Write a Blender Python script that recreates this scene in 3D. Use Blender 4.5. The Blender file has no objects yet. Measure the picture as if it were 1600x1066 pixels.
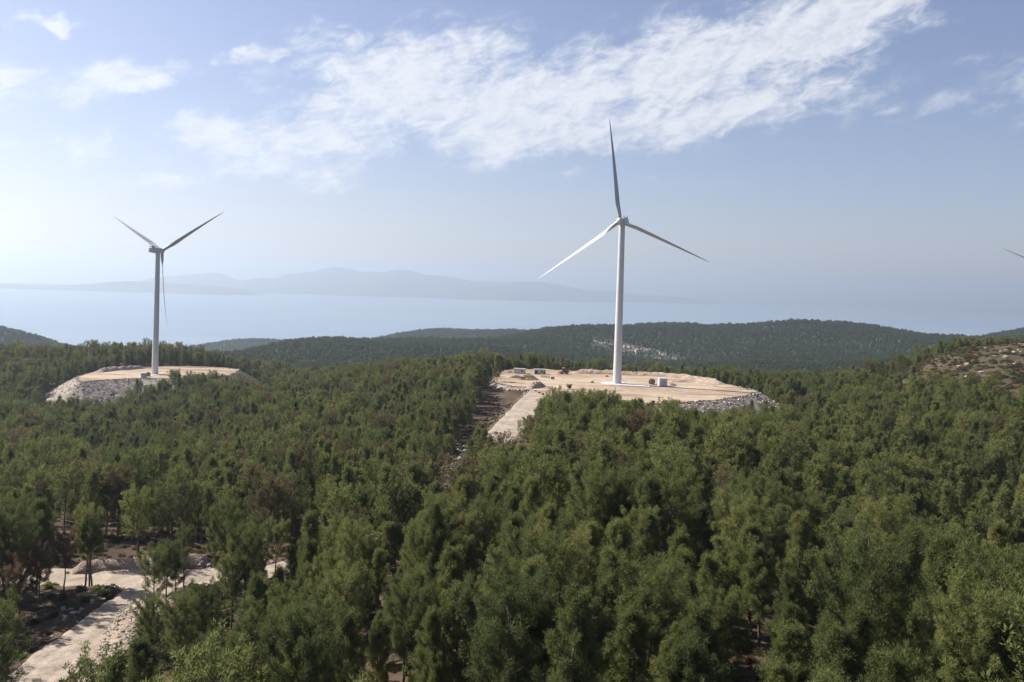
import bpy, bmesh, math, random
import numpy as np
from mathutils import Vector, Matrix
R = math.radians
random.seed(7); rng = np.random.default_rng(7)
S = bpy.context.scene
C = S.collection

# ------------------------------------------------------------------ camera
FOC, CX, CY = 1380.0, 800.0, 474.0           # focal length and principal point in photo pixels (1600 wide)
PITCH, ROLL = 0.016, 0.030
f0 = np.array([0, math.cos(PITCH), -math.sin(PITCH)]); u0 = np.array([0, math.sin(PITCH), math.cos(PITCH)]); r0 = np.array([1., 0, 0])
rv = math.cos(ROLL)*r0 + math.sin(ROLL)*u0
uv = -math.sin(ROLL)*r0 + math.cos(ROLL)*u0
cam = bpy.data.cameras.new('camera'); camo = bpy.data.objects.new('camera', cam); C.objects.link(camo)
camo.matrix_world = Matrix(((rv[0], uv[0], -f0[0], 0), (rv[1], uv[1], -f0[1], 0), (rv[2], uv[2], -f0[2], 0), (0, 0, 0, 1)))
cam.sensor_width = 36; cam.lens = 36*FOC/1600; cam.shift_y = (CY-533)/1600
cam.clip_start = 0.5; cam.clip_end = 120000
S.camera = camo
def P(px, py, d):                              # a point seen at (px, py), d metres ahead
    return f0*d + rv*((px-CX)/FOC*d) - uv*((py-CY)/FOC*d)
def on_plane(px, py, z):
    v = P(px, py, 1.0); return v*(z/v[2])
def project(p):
    p = np.asarray(p, float); d = p@f0
    return CX + FOC*(p@rv)/d, CY - FOC*(p@uv)/d, d

# ------------------------------------------------------------------ sun, sky, exposure
SUN_AZ, SUN_EL = R(-68), R(42)                  # azimuth from +Y, clockwise positive
sd = np.array([math.sin(SUN_AZ)*math.cos(SUN_EL), math.cos(SUN_AZ)*math.cos(SUN_EL), math.sin(SUN_EL)])
sl = bpy.data.lights.new('sun', 'SUN'); sl.energy = 5.0; sl.angle = R(0.53); sl.color = (1, 0.95, 0.88)
so = bpy.data.objects.new('sun', sl); C.objects.link(so); so.location = (-300, 100, 400)
so.rotation_euler = Vector(sd).to_track_quat('Z', 'Y').to_euler()
S.view_settings.view_transform = 'Standard'; S.view_settings.look = 'None'; S.view_settings.gamma = 1
S.view_settings.exposure = 0.95
SKY_STRENGTH = 0.063
HAZE_DENSITY, HAZE_COLOR, HAZE_ANISO = 7.6e-5, (0.67, 0.81, 0.97), 0.45
S.cycles.volume_bounces = 0; S.cycles.max_bounces = 6; S.cycles.diffuse_bounces = 3; S.cycles.transparent_max_bounces = 16
S.cycles.use_denoising = True; S.cycles.denoising_prefilter = 'ACCURATE'

world = bpy.data.worlds.new('World'); S.world = world; world.use_nodes = True
class NT:                                       # small helper for node trees
    def __init__(self, t): self.t = t; self.n = t.nodes; self.l = t.links
    def new(self, typ, **kw):
        n = self.n.new(typ)
        for k, v in kw.items(): setattr(n, k, v)
        return n
    def put(self, sock, v):
        if hasattr(v, 'is_output') or isinstance(v, bpy.types.NodeSocket): self.l.new(v, sock)
        else: sock.default_value = v
    def math(self, op, a, b=0.0, clamp=False, c=None):
        n = self.new('ShaderNodeMath', operation=op, use_clamp=clamp); self.put(n.inputs[0], a); self.put(n.inputs[1], b)
        if c is not None: self.put(n.inputs[2], c)
        return n.outputs[0]
    def noise(self, vec, scale, detail=4, rough=0.55, dist=0.0, dim='3D'):
        n = self.new('ShaderNodeTexNoise', noise_dimensions=dim); self.put(n.inputs['Vector'], vec)
        n.inputs['Scale'].default_value = scale; n.inputs['Detail'].default_value = detail
        n.inputs['Roughness'].default_value = rough; n.inputs['Distortion'].default_value = dist
        return n.outputs['Fac']
    def ramp(self, fac, stops):
        n = self.new('ShaderNodeValToRGB'); self.put(n.inputs[0], fac); e = n.color_ramp.elements
        while len(e) < len(stops): e.new(0.5)
        for i, (p, c) in enumerate(stops):
            e[i].position = p; e[i].color = (*c, 1) if len(c) == 3 else c
        return n.outputs[0]
    def smooth(self, v, a, b):
        n = self.new('ShaderNodeMapRange', interpolation_type='SMOOTHSTEP'); self.put(n.inputs[0], v)
        n.inputs[1].default_value = a; n.inputs[2].default_value = b
        return n.outputs[0]
    def mix(self, fac, a, b, mode='MIX'):
        n = self.new('ShaderNodeMix', data_type='RGBA', blend_type=mode); self.put(n.inputs[0], fac)
        self.put(n.inputs[6], a if not isinstance(a, tuple) else (*a, 1)); self.put(n.inputs[7], b if not isinstance(b, tuple) else (*b, 1))
        return n.outputs[2]
def build_world():
    t = NT(world.node_tree); t.n.clear()
    sky = t.new('ShaderNodeTexSky', sky_type='NISHITA'); sky.sun_disc = False
    sky.sun_elevation = SUN_EL; sky.sun_rotation = SUN_AZ % (2*math.pi)
    sky.altitude = 400; sky.air_density = 1.0; sky.dust_density = 1.3; sky.ozone_density = 2.5
    tc = t.new('ShaderNodeTexCoord'); sep = t.new('ShaderNodeSeparateXYZ'); t.l.new(tc.outputs['Generated'], sep.inputs[0])
    x, y, z = sep.outputs
    az = t.math('ARCTAN2', x, y); el = t.math('ARCSINE', z)
    co = t.new('ShaderNodeCombineXYZ'); t.put(co.inputs[0], az); t.put(co.inputs[1], el)
    # warp the bank outlines a little
    wx = t.math('MULTIPLY', t.math('SUBTRACT', t.noise(co.outputs[0], 14, 3, dim='2D'), 0.5), 0.10)
    co2 = t.new('ShaderNodeCombineXYZ'); t.put(co2.inputs[0], t.math('ADD', az, 3.7)); t.put(co2.inputs[1], t.math('ADD', el, 1.3))
    wy = t.math('MULTIPLY', t.math('SUBTRACT', t.noise(co2.outputs[0], 16, 3, dim='2D'), 0.5), 0.05)
    a2, e2 = t.math('ADD', az, wx), t.math('ADD', el, wy)
    def ae(px, py):
        v = P(px, py, 1); v = v/np.linalg.norm(v); return math.atan2(v[0], v[1]), math.asin(v[2])
    # cloud banks: centre px, centre py, half length, half height (photo pixels), tilt in degrees, strength
    banks = [(640, 110, 210, 62, 4, .95), (600, 165, 170, 40, 8, .8), (860, 150, 260, 62, 10, 1.0), (1080, 105, 250, 74, 14, 1.05), (1250, 50, 230, 66, 20, 1.0),
             (900, 205, 260, 40, 6, .95), (1150, 165, 190, 42, 10, .9), (1000, 40, 90, 16, 8, .3), (470, 225, 170, 50, 6, .85), (350, 215, 85, 30, 0, .8), (430, 265, 140, 30, 2, .7),
             (190, 128, 95, 27, 14, .95), (110, 150, 50, 18, 14, .7), (135, 230, 46, 20, 2, .75), (100, 28, 40, 11, 4, .8), (250, 285, 75, 18, 0, .5),
             (410, 92, 40, 15, 16, .65), (340, 100, 30, 14, 0, .5), (20, 225, 30, 12, 0, .5), (545, 38, 60, 14, -6, .4), (1480, 170, 120, 20, 4, .26), (1340, 160, 60, 24, 0, .4),
             (880, 275, 90, 14, 2, .4), (1050, 290, 170, 14, 4, .3), (1560, 95, 90, 16, 4, .3), (1420, 20, 90, 28, 15, .55), (-120, 120, 160, 50, 5, .7), (1800, 120, 200, 50, 8, .6)]
    m = None
    for px, py, hw, hh, tilt, k in banks:
        a, e = ae(px, py); c_, s_ = math.cos(R(tilt)), math.sin(R(tilt))
        da, de = t.math('SUBTRACT', a2, a), t.math('SUBTRACT', e2, e)
        p = t.math('ADD', t.math('MULTIPLY', da, c_*FOC/hw), t.math('MULTIPLY', de, s_*FOC/hw))
        q = t.math('ADD', t.math('MULTIPLY', da, -s_*FOC/hh), t.math('MULTIPLY', de, c_*FOC/hh))
        r2 = t.math('ADD', t.math('MULTIPLY', p, p), t.math('MULTIPLY', q, q))
        g = t.math('MULTIPLY', t.math('EXPONENT', t.math('MULTIPLY', r2, -1.0)), k)
        m = g if m is None else t.math('MAXIMUM', m, g)
    # puffs, slightly drawn out along the horizon
    st = t.new('ShaderNodeCombineXYZ'); t.put(st.inputs[0], t.math('MULTIPLY', az, 1.0)); t.put(st.inputs[1], t.math('MULTIPLY', t.math('SUBTRACT', el, t.math('MULTIPLY', az, 0.22)), 2.1))
    n1 = t.noise(st.outputs[0], 30, 10, 0.66, 0.3, '2D'); n2 = t.noise(st.outputs[0], 7, 4, 0.5, 0.2, '2D')
    nn = t.math('ADD', t.math('MULTIPLY', n1, 0.62), t.math('MULTIPLY', n2, 0.38))
    dens = t.math('ADD', m, t.math('MULTIPLY', t.math('SUBTRACT', nn, 0.48), 2.0))
    dens = t.math('MULTIPLY', t.smooth(dens, 0.16, 0.92), t.smooth(m, 0.03, 0.4))
    n3 = t.noise(st.outputs[0], 62, 8, 0.65, 0.4, '2D'); alpha = t.math('MULTIPLY', t.math('MULTIPLY', dens, 0.92), t.math('ADD', 0.66, t.math('MULTIPLY', t.smooth(t.math('ADD', t.math('MULTIPLY', n1, 0.6), t.math('MULTIPLY', n3, 0.4)), 0.34, 0.62), 0.34)))
    b1 = t.new('ShaderNodeBackground'); t.l.new(t.mix(1.0, sky.outputs[0], (1.15, 0.975, 1.01), 'MULTIPLY'), b1.inputs[0]); b1.inputs[1].default_value = SKY_STRENGTH
    b2 = t.new('ShaderNodeBackground'); b2.inputs[0].default_value = (0.93, 0.95, 1, 1); b2.inputs[1].default_value = 0.50
    mx = t.new('ShaderNodeMixShader'); t.put(mx.inputs[0], alpha); t.l.new(b1.outputs[0], mx.inputs[1]); t.l.new(b2.outputs[0], mx.inputs[2])
    out = t.new('ShaderNodeOutputWorld'); t.l.new(mx.outputs[0], out.inputs[0])
build_world()

# ------------------------------------------------------------------ helpers
def tag(o, label=None, cat=None, group=None, kind=None):
    if label: o['label'] = label
    if cat: o['category'] = cat
    if group: o['group'] = group
    if kind: o['kind'] = kind
    return o
def mesh_np(name, v, tris=None, quads=None, mats=(), smooth=False, mat_idx=None):
    me = bpy.data.meshes.new(name); v = np.asarray(v, np.float32)
    loops, tot = [], []
    if quads is not None and len(quads): loops.append(np.asarray(quads, np.int32).ravel()); tot.append(np.full(len(quads), 4, np.int32))
    if tris is not None and len(tris): loops.append(np.asarray(tris, np.int32).ravel()); tot.append(np.full(len(tris), 3, np.int32))
    loops = np.concatenate(loops); tot = np.concatenate(tot)
    me.vertices.add(len(v)); me.vertices.foreach_set('co', v.ravel())
    me.loops.add(len(loops)); me.loops.foreach_set('vertex_index', loops)
    me.polygons.add(len(tot)); me.polygons.foreach_set('loop_start', np.concatenate([[0], np.cumsum(tot)[:-1]]).astype(np.int32))
    for m in mats: me.materials.append(m)
    if mat_idx is not None: me.polygons.foreach_set('material_index', np.asarray(mat_idx, np.int32))
    me.polygons.foreach_set('use_smooth', np.full(len(tot), smooth)); me.update(calc_edges=True); me.validate()
    return me
def link(name, me, parent=None, loc=None):
    o = bpy.data.objects.new(name, me); C.objects.link(o)
    if parent is not None: o.parent = parent
    if loc is not None: o.location = loc
    return o
def empty(name, loc, rz=0, label=None, cat=None, group=None):
    o = bpy.data.objects.new(name, None); C.objects.link(o); o.location = loc; o.rotation_euler = (0, 0, rz); o.empty_display_size = 0.5
    return tag(o, label, cat, group)
class MB:                                        # collects shapes into one mesh
    def __init__(self): self.bm = bmesh.new()
    def box(self, c, s, rz=0, bevel=0, rx=0, ry=0):
        M = Matrix.Translation(c) @ Matrix.Rotation(rz, 4, 'Z') @ Matrix.Rotation(ry, 4, 'Y') @ Matrix.Rotation(rx, 4, 'X') @ Matrix.Diagonal((*s, 1))
        r = bmesh.ops.create_cube(self.bm, size=1, matrix=M)
        if bevel:
            es = list({e for v in r['verts'] for e in v.link_edges})
            bmesh.ops.bevel(self.bm, geom=es, offset=bevel, segments=2, affect='EDGES', profile=0.5)
        return self
    def tube(self, pts, rad, n=8, caps=True):
        rings = []; pts = [Vector(p) for p in pts]
        if not hasattr(rad, '__len__'): rad = [rad]*len(pts)
        for i, p in enumerate(pts):
            d = (pts[min(i+1, len(pts)-1)]-pts[max(i-1, 0)]).normalized()
            a = d.orthogonal().normalized() if i == 0 else (a - d*a.dot(d)).normalized()
            b = d.cross(a)
            rings.append([self.bm.verts.new(p+(a*math.cos(2*math.pi*k/n)+b*math.sin(2*math.pi*k/n))*rad[i]) for k in range(n)])
        for q, w in zip(rings, rings[1:]):
            for k in range(n): self.bm.faces.new((q[k], q[(k+1) % n], w[(k+1) % n], w[k]))
        if caps: self.bm.faces.new(rings[0][::-1]); self.bm.faces.new(rings[-1])
        return self
    def lathe(self, prof, n=32, M=None):
        M = M or Matrix(); rings = []
        for r, z in prof:
            rings.append([self.bm.verts.new(M @ Vector((r*math.cos(2*math.pi*k/n), r*math.sin(2*math.pi*k/n), z))) for k in range(n)])
        for q, w in zip(rings, rings[1:]):
            for k in range(n): self.bm.faces.new((q[k], q[(k+1) % n], w[(k+1) % n], w[k]))
        self.bm.faces.new(rings[0][::-1]); self.bm.faces.new(rings[-1])
        return self
    def loft(self, rings, caps=True):
        rr = [[self.bm.verts.new(p) for p in r] for r in rings]; n = len(rr[0])
        for q, w in zip(rr, rr[1:]):
            for k in range(n): self.bm.faces.new((q[k], q[(k+1) % n], w[(k+1) % n], w[k]))
        if caps: self.bm.faces.new(rr[0][::-1]); self.bm.faces.new(rr[-1])
        return self
    def mesh(self, name, mat, smooth=False, angle=40):
        bmesh.ops.recalc_face_normals(self.bm, faces=self.bm.faces[:])
        if smooth:
            for f in self.bm.faces: f.smooth = True
            for e in self.bm.edges:
                if len(e.link_faces) == 2 and e.calc_face_angle(0) > R(angle): e.smooth = False
        me = bpy.data.meshes.new(name); self.bm.to_mesh(me); self.bm.free(); me.materials.append(mat); return me
    def build(self, name, mat, parent=None, smooth=False, loc=None): return link(name, self.mesh(name, mat, smooth), parent, loc)

def fbm(x, y, scale, octv=4, seed=0):            # value noise in metres, 0..1
    x = np.asarray(x, float)/scale; y = np.asarray(y, float)/scale; out = np.zeros_like(x); amp, tot = 1.0, 0.0
    for o in range(octv):
        xi, yi = np.floor(x).astype(np.int64), np.floor(y).astype(np.int64); fx, fy = x-xi, y-yi
        fx = fx*fx*(3-2*fx); fy = fy*fy*(3-2*fy)
        def h(a, b):
            n = (a*374761393 + b*668265263 + (seed+o)*1442695041) & 0xffffffff
            n = ((n ^ (n >> 13))*1274126177) & 0xffffffff; n = n ^ (n >> 16); return (n & 0xffff)/65535.0
        v = (h(xi, yi)*(1-fx)+h(xi+1, yi)*fx)*(1-fy) + (h(xi, yi+1)*(1-fx)+h(xi+1, yi+1)*fx)*fy
        out += v*amp; tot += amp; amp *= 0.5; x = x*2.03+11.7; y = y*2.03+5.1
    return out/tot
def seg_dist(x, y, pl):                          # distance to a polyline, and the interpolated third value
    best = np.full(x.shape, 1e9); val = np.zeros(x.shape)
    for a, b in zip(pl, pl[1:]):
        dx, dy = b[0]-a[0], b[1]-a[1]; t = np.clip(((x-a[0])*dx+(y-a[1])*dy)/(dx*dx+dy*dy), 0, 1)
        d = np.hypot(x-a[0]-t*dx, y-a[1]-t*dy); m = d < best
        best = np.where(m, d, best); val = np.where(m, a[2]+t*(b[2]-a[2]), val)
    return best, val
def poly_sd(x, y, poly):                         # signed distance, positive outside
    pl = [(p[0], p[1], 0) for p in poly]; pl.append(pl[0]); d, _ = seg_dist(x, y, pl)
    return np.where(in_poly(x, y, poly), -d, d)
def in_poly(x, y, poly):
    ins = np.zeros(np.shape(x), bool)
    for a, b in zip(poly, list(poly[1:])+[poly[0]]):
        c = ((a[1] > y) != (b[1] > y)) & (x < (b[0]-a[0])*(y-a[1])/((b[1]-a[1]) or 1e-9)+a[0]); ins ^= c
    return ins
def spline(pts, n=10):
    pts = [np.array(p, float) for p in pts]; out = []
    q = [2*pts[0]-pts[1]]+pts+[2*pts[-1]-pts[-2]]
    for i in range(1, len(q)-2):
        for k in range(n):
            t = k/n; a, b, c, d = q[i-1:i+3]
            out.append(0.5*((2*b)+(-a+c)*t+(2*a-5*b+4*c-d)*t*t+(-a+3*b-3*c+d)*t**3))
    out.append(pts[-1]); return np.array(out)

# ------------------------------------------------------------------ materials
def material(name):
    m = bpy.data.materials.new(name); m.use_nodes = True; t = NT(m.node_tree); b = t.n['Principled BSDF']; return m, t, b
def simple(name, col, rough=0.7, var=0.15, scale=3.0, bump=0.0, metal=0.0, dirt=None):
    m, t, b = material(name); tc = t.new('ShaderNodeTexCoord'); n = t.noise(tc.outputs['Object'], scale, 6, 0.6)
    lo = tuple(c*(1-var) for c in col); hi = tuple(min(1, c*(1+var)) for c in col)
    t.put(b.inputs['Base Color'], t.ramp(n, [(0.3, lo), (0.7, hi)])); b.inputs['Roughness'].default_value = rough; b.inputs['Metallic'].default_value = metal
    if bump:
        bp = t.new('ShaderNodeBump'); bp.inputs['Strength'].default_value = bump; bp.inputs['Distance'].default_value = 0.1; t.put(bp.inputs['Height'], n); t.l.new(bp.outputs[0], b.inputs['Normal'])
    return m
def soil_material(name, stops, scale, bump=0.4, bdist=0.2, fine=8.0, streak=None):
    m, t, b = material(name); geo = t.new('ShaderNodeNewGeometry'); pos = geo.outputs['Position']
    big = t.noise(pos, scale, 6, 0.6, 0.4); f = t.noise(pos, scale*fine, 6, 0.65)
    mixf = t.math('ADD', t.math('MULTIPLY', big, 0.6), t.math('MULTIPLY', f, 0.4))
    col = t.ramp(mixf, stops)
    if streak:                                   # long worn tracks
        mp = t.new('ShaderNodeMapping'); t.l.new(pos, mp.inputs[0]); mp.inputs['Scale'].default_value = streak[0]; mp.inputs['Rotation'].default_value = (0, 0, streak[1])
        s = t.noise(mp.outputs[0], 1.0, 5, 0.6, 0.6); col = t.mix(t.math('MULTIPLY', t.smooth(s, 0.46, 0.60), 0.85), col, streak[2])
    t.put(b.inputs['Base Color'], col); b.inputs['Roughness'].default_value = 0.95; b.inputs['Specular IOR Level'].default_value = 0.15
    bp = t.new('ShaderNodeBump'); bp.inputs['Strength'].default_value = bump; bp.inputs['Distance'].default_value = bdist; t.put(bp.inputs['Height'], f); t.l.new(bp.outputs[0], b.inputs['Normal'])
    return m
M_ground = soil_material('forest_floor', [(0.30, (0.032, 0.021, 0.014)), (0.45, (0.062, 0.041, 0.027)), (0.54, (0.095, 0.063, 0.041)), (0.60, (0.07, 0.062, 0.032)), (0.70, (0.20, 0.155, 0.115))], 0.10, 0.8, 0.5)  # brown soil, its tones lowered further to carry shade from the trees
M_far = soil_material('far_slope', [(0.3, (0.03, 0.037, 0.018)), (0.5, (0.042, 0.048, 0.024)), (0.75, (0.062, 0.06, 0.034))], 0.012, 0.5, 3.0)
M_scrub = soil_material('scrub_soil', [(0.35, (0.04, 0.04, 0.021)), (0.5, (0.07, 0.052, 0.032)), (0.60, (0.105, 0.072, 0.047)), (0.70, (0.19, 0.15, 0.11))], 0.16, 0.8, 0.5)
M_pad = soil_material('pad_gravel', [(0.36, (0.22, 0.155, 0.10)), (0.48, (0.34, 0.262, 0.187)), (0.62, (0.43, 0.35, 0.262))], 0.022, 0.4, 0.15, 12, ((0.018, 0.11, 0.1), 0.12, (0.22, 0.145, 0.09)))
M_road = soil_material('gravel_road', [(0.36, (0.20, 0.16, 0.12)), (0.5, (0.32, 0.262, 0.205)), (0.62, (0.40, 0.335, 0.268))], 0.22, 0.7, 0.25, 8)
M_berm = soil_material('loose_earth', [(0.3, (0.16, 0.115, 0.08)), (0.48, (0.32, 0.24, 0.18)), (0.62, (0.45, 0.37, 0.29))], 0.25, 1.0, 0.6, 5)
M_rub = soil_material('rubble_bed', [(0.3, (0.19, 0.155, 0.125)), (0.5, (0.32, 0.27, 0.22)), (0.66, (0.42, 0.365, 0.30))], 0.3, 1.0, 0.6, 4)
def rock_material():
    m, t, b = material('broken_rock'); geo = t.new('ShaderNodeNewGeometry'); rnd = geo.outputs['Random Per Island']
    n = t.noise(geo.outputs['Position'], 0.06, 3, 0.5)
    c = t.ramp(t.math('ADD', t.math('MULTIPLY', rnd, 0.75), t.math('MULTIPLY', n, 0.25)), [(0.1, (0.22, 0.18, 0.145)), (0.45, (0.37, 0.32, 0.265)), (0.7, (0.46, 0.405, 0.335)), (0.95, (0.62, 0.56, 0.48))])
    t.put(b.inputs['Base Color'], c); b.inputs['Roughness'].default_value = 0.9; return m
M_rock = rock_material()
M_palerock = simple('pale_limestone', (0.32, 0.275, 0.225), 0.9, 0.3, 1.5, 0.6)
M_boulder = simple('weathered_limestone', (0.27, 0.235, 0.19), 0.95, 0.35, 1.2, 0.8)
def needle_material(name, c0, c1, c2):
    m, t, b = material(name); oi = t.new('ShaderNodeObjectInfo'); tc = t.new('ShaderNodeTexCoord'); geo = t.new('ShaderNodeNewGeometry')
    n = t.noise(tc.outputs['Object'], 0.9, 3, 0.6); stand = t.noise(geo.outputs['Position'], 0.02, 2, 0.5)
    f = t.math('ADD', t.math('MULTIPLY', oi.outputs['Random'], 0.40), t.math('ADD', t.math('MULTIPLY', n, 0.40), t.math('ADD', t.math('MULTIPLY', stand, 0.26), t.math('MULTIPLY', t.math('SUBTRACT', t.noise(geo.outputs['Position'], 0.0035, 3, 0.6), 0.5), 0.35))))
    col = t.ramp(f, [(0.25, c0), (0.55, c1), (0.85, c2)])
    d = t.new('ShaderNodeBsdfDiffuse'); t.put(d.inputs[0], col); tr = t.new('ShaderNodeBsdfTranslucent'); t.put(tr.inputs[0], col)
    mx = t.new('ShaderNodeMixShader'); mx.inputs[0].default_value = 0.42; t.l.new(d.outputs[0], mx.inputs[1]); t.l.new(tr.outputs[0], mx.inputs[2])
    t.l.new(mx.outputs[0], t.n['Material Output'].inputs[0]); t.n.remove(b); return m
M_needle = needle_material('pine_needles', (0.090, 0.110, 0.042), (0.160, 0.178, 0.060), (0.24, 0.236, 0.080))
M_dry = needle_material('dry_needles', (0.13, 0.085, 0.05), (0.18, 0.12, 0.075), (0.22, 0.16, 0.10))
M_canopy = needle_material('far_canopy', (0.070, 0.086, 0.040), (0.092, 0.110, 0.047), (0.118, 0.134, 0.056))
M_tired = needle_material('tired_needles', (0.10, 0.088, 0.042), (0.15, 0.125, 0.062), (0.20, 0.165, 0.085))
M_shrub = needle_material('shrub_leaves', (0.06, 0.06, 0.03), (0.10, 0.095, 0.045), (0.16, 0.12, 0.07))
M_bark = simple('pine_bark', (0.10, 0.072, 0.055), 0.95, 0.3, 4.0, 0.6)
M_deadwood = simple('dead_wood', (0.12, 0.088, 0.064), 0.95, 0.3, 4.0, 0.6)
M_white = simple('white_steel', (0.58, 0.57, 0.55), 0.45, 0.05, 0.25)
M_blade = simple('blade_coating', (0.40, 0.40, 0.39), 0.4, 0.05, 0.3)
M_conc = simple('concrete', (0.42, 0.41, 0.40), 0.9, 0.15, 1.5, 0.3)
M_dark = simple('dark_steel', (0.05, 0.048, 0.045), 0.6, 0.2, 3)
M_cabin = simple('cabin_panel', (0.62, 0.59, 0.58), 0.6, 0.08, 1.2)
M_glass = simple('dark_window', (0.04, 0.05, 0.06), 0.15, 0.1, 2)
M_orange = simple('faded_orange_paint', (0.42, 0.17, 0.07), 0.5, 0.2, 2)
M_brown = simple('brown_steel', (0.12, 0.085, 0.06), 0.7, 0.25, 2)
M_green = simple('olive_paint', (0.11, 0.12, 0.06), 0.6, 0.2, 2)
M_wood = simple('weathered_timber', (0.22, 0.16, 0.10), 0.9, 0.25, 5)
M_wall = simple('limewash', (0.48, 0.445, 0.40), 0.9, 0.1, 0.3)
M_tile = simple('clay_tile', (0.26, 0.165, 0.125), 0.9, 0.3, 0.5)

# ------------------------------------------------------------------ layout of pads and roads
ZA, ZB = -48.2, -66.0
padA = [on_plane(*q, ZA)[:2] for q in [(771, 597), (774, 582), (800, 577), (850, 577), (895, 580), (930, 581), (1000, 584), (1060, 588), (1110, 595), (1150, 604), (1183, 611),
        (1170, 618), (1120, 625), (1060, 630), (1000, 632), (940, 631), (890, 628), (866, 622), (848, 616), (828, 606), (800, 604)]]
padB = [on_plane(*q, ZB)[:2] for q in [(118, 590), (135, 584), (165, 580), (200, 576), (250, 572), (320, 574), (374, 577), (370, 582), (352, 588), (316, 591), (270, 592), (220, 591), (160, 594), (125, 597)]]
def rd(px, py, z): v = on_plane(px, py, z); return (v[0], v[1], z)
roadA = spline([rd(868, 600, -48.3), rd(846, 614, -48.8), rd(816, 645, -51.0), rd(786, 677, -52.5), rd(736, 712, -52.6), rd(702, 755, -52.2), rd(688, 790, -51.6), rd(648, 816, -51.3), rd(575, 840, -51.0),
                rd(500, 868, -50.9), rd(425, 893, -50.8), rd(330, 902, -50.9), rd(250, 904, -51.0), rd(110, 903, -51.2), rd(-40, 898, -51.4), rd(-250, 890, -52)])
roadB = spline([rd(262, 903, -51.0), rd(222, 932, -50.8), rd(176, 965, -50.3), rd(118, 1012, -49.7), (rd(50, 1066, -49.1)), rd(-60, 1150, -48.2)])
def widthA(i): return 7.5 if i < 110 else 9.5
W_A, W_B = 4.8, 3.8
ROADS = [(roadA[:39], 6.0), (roadA[36:106], 2.9), (roadA[103:], 4.8), (roadB, 3.8)]
clear_zone = [on_plane(*q, -53.5)[:2] for q in [(712, 712), (712, 690), (742, 640), (772, 600), (860, 600), (845, 640), (800, 690), (745, 715)]]

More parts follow.
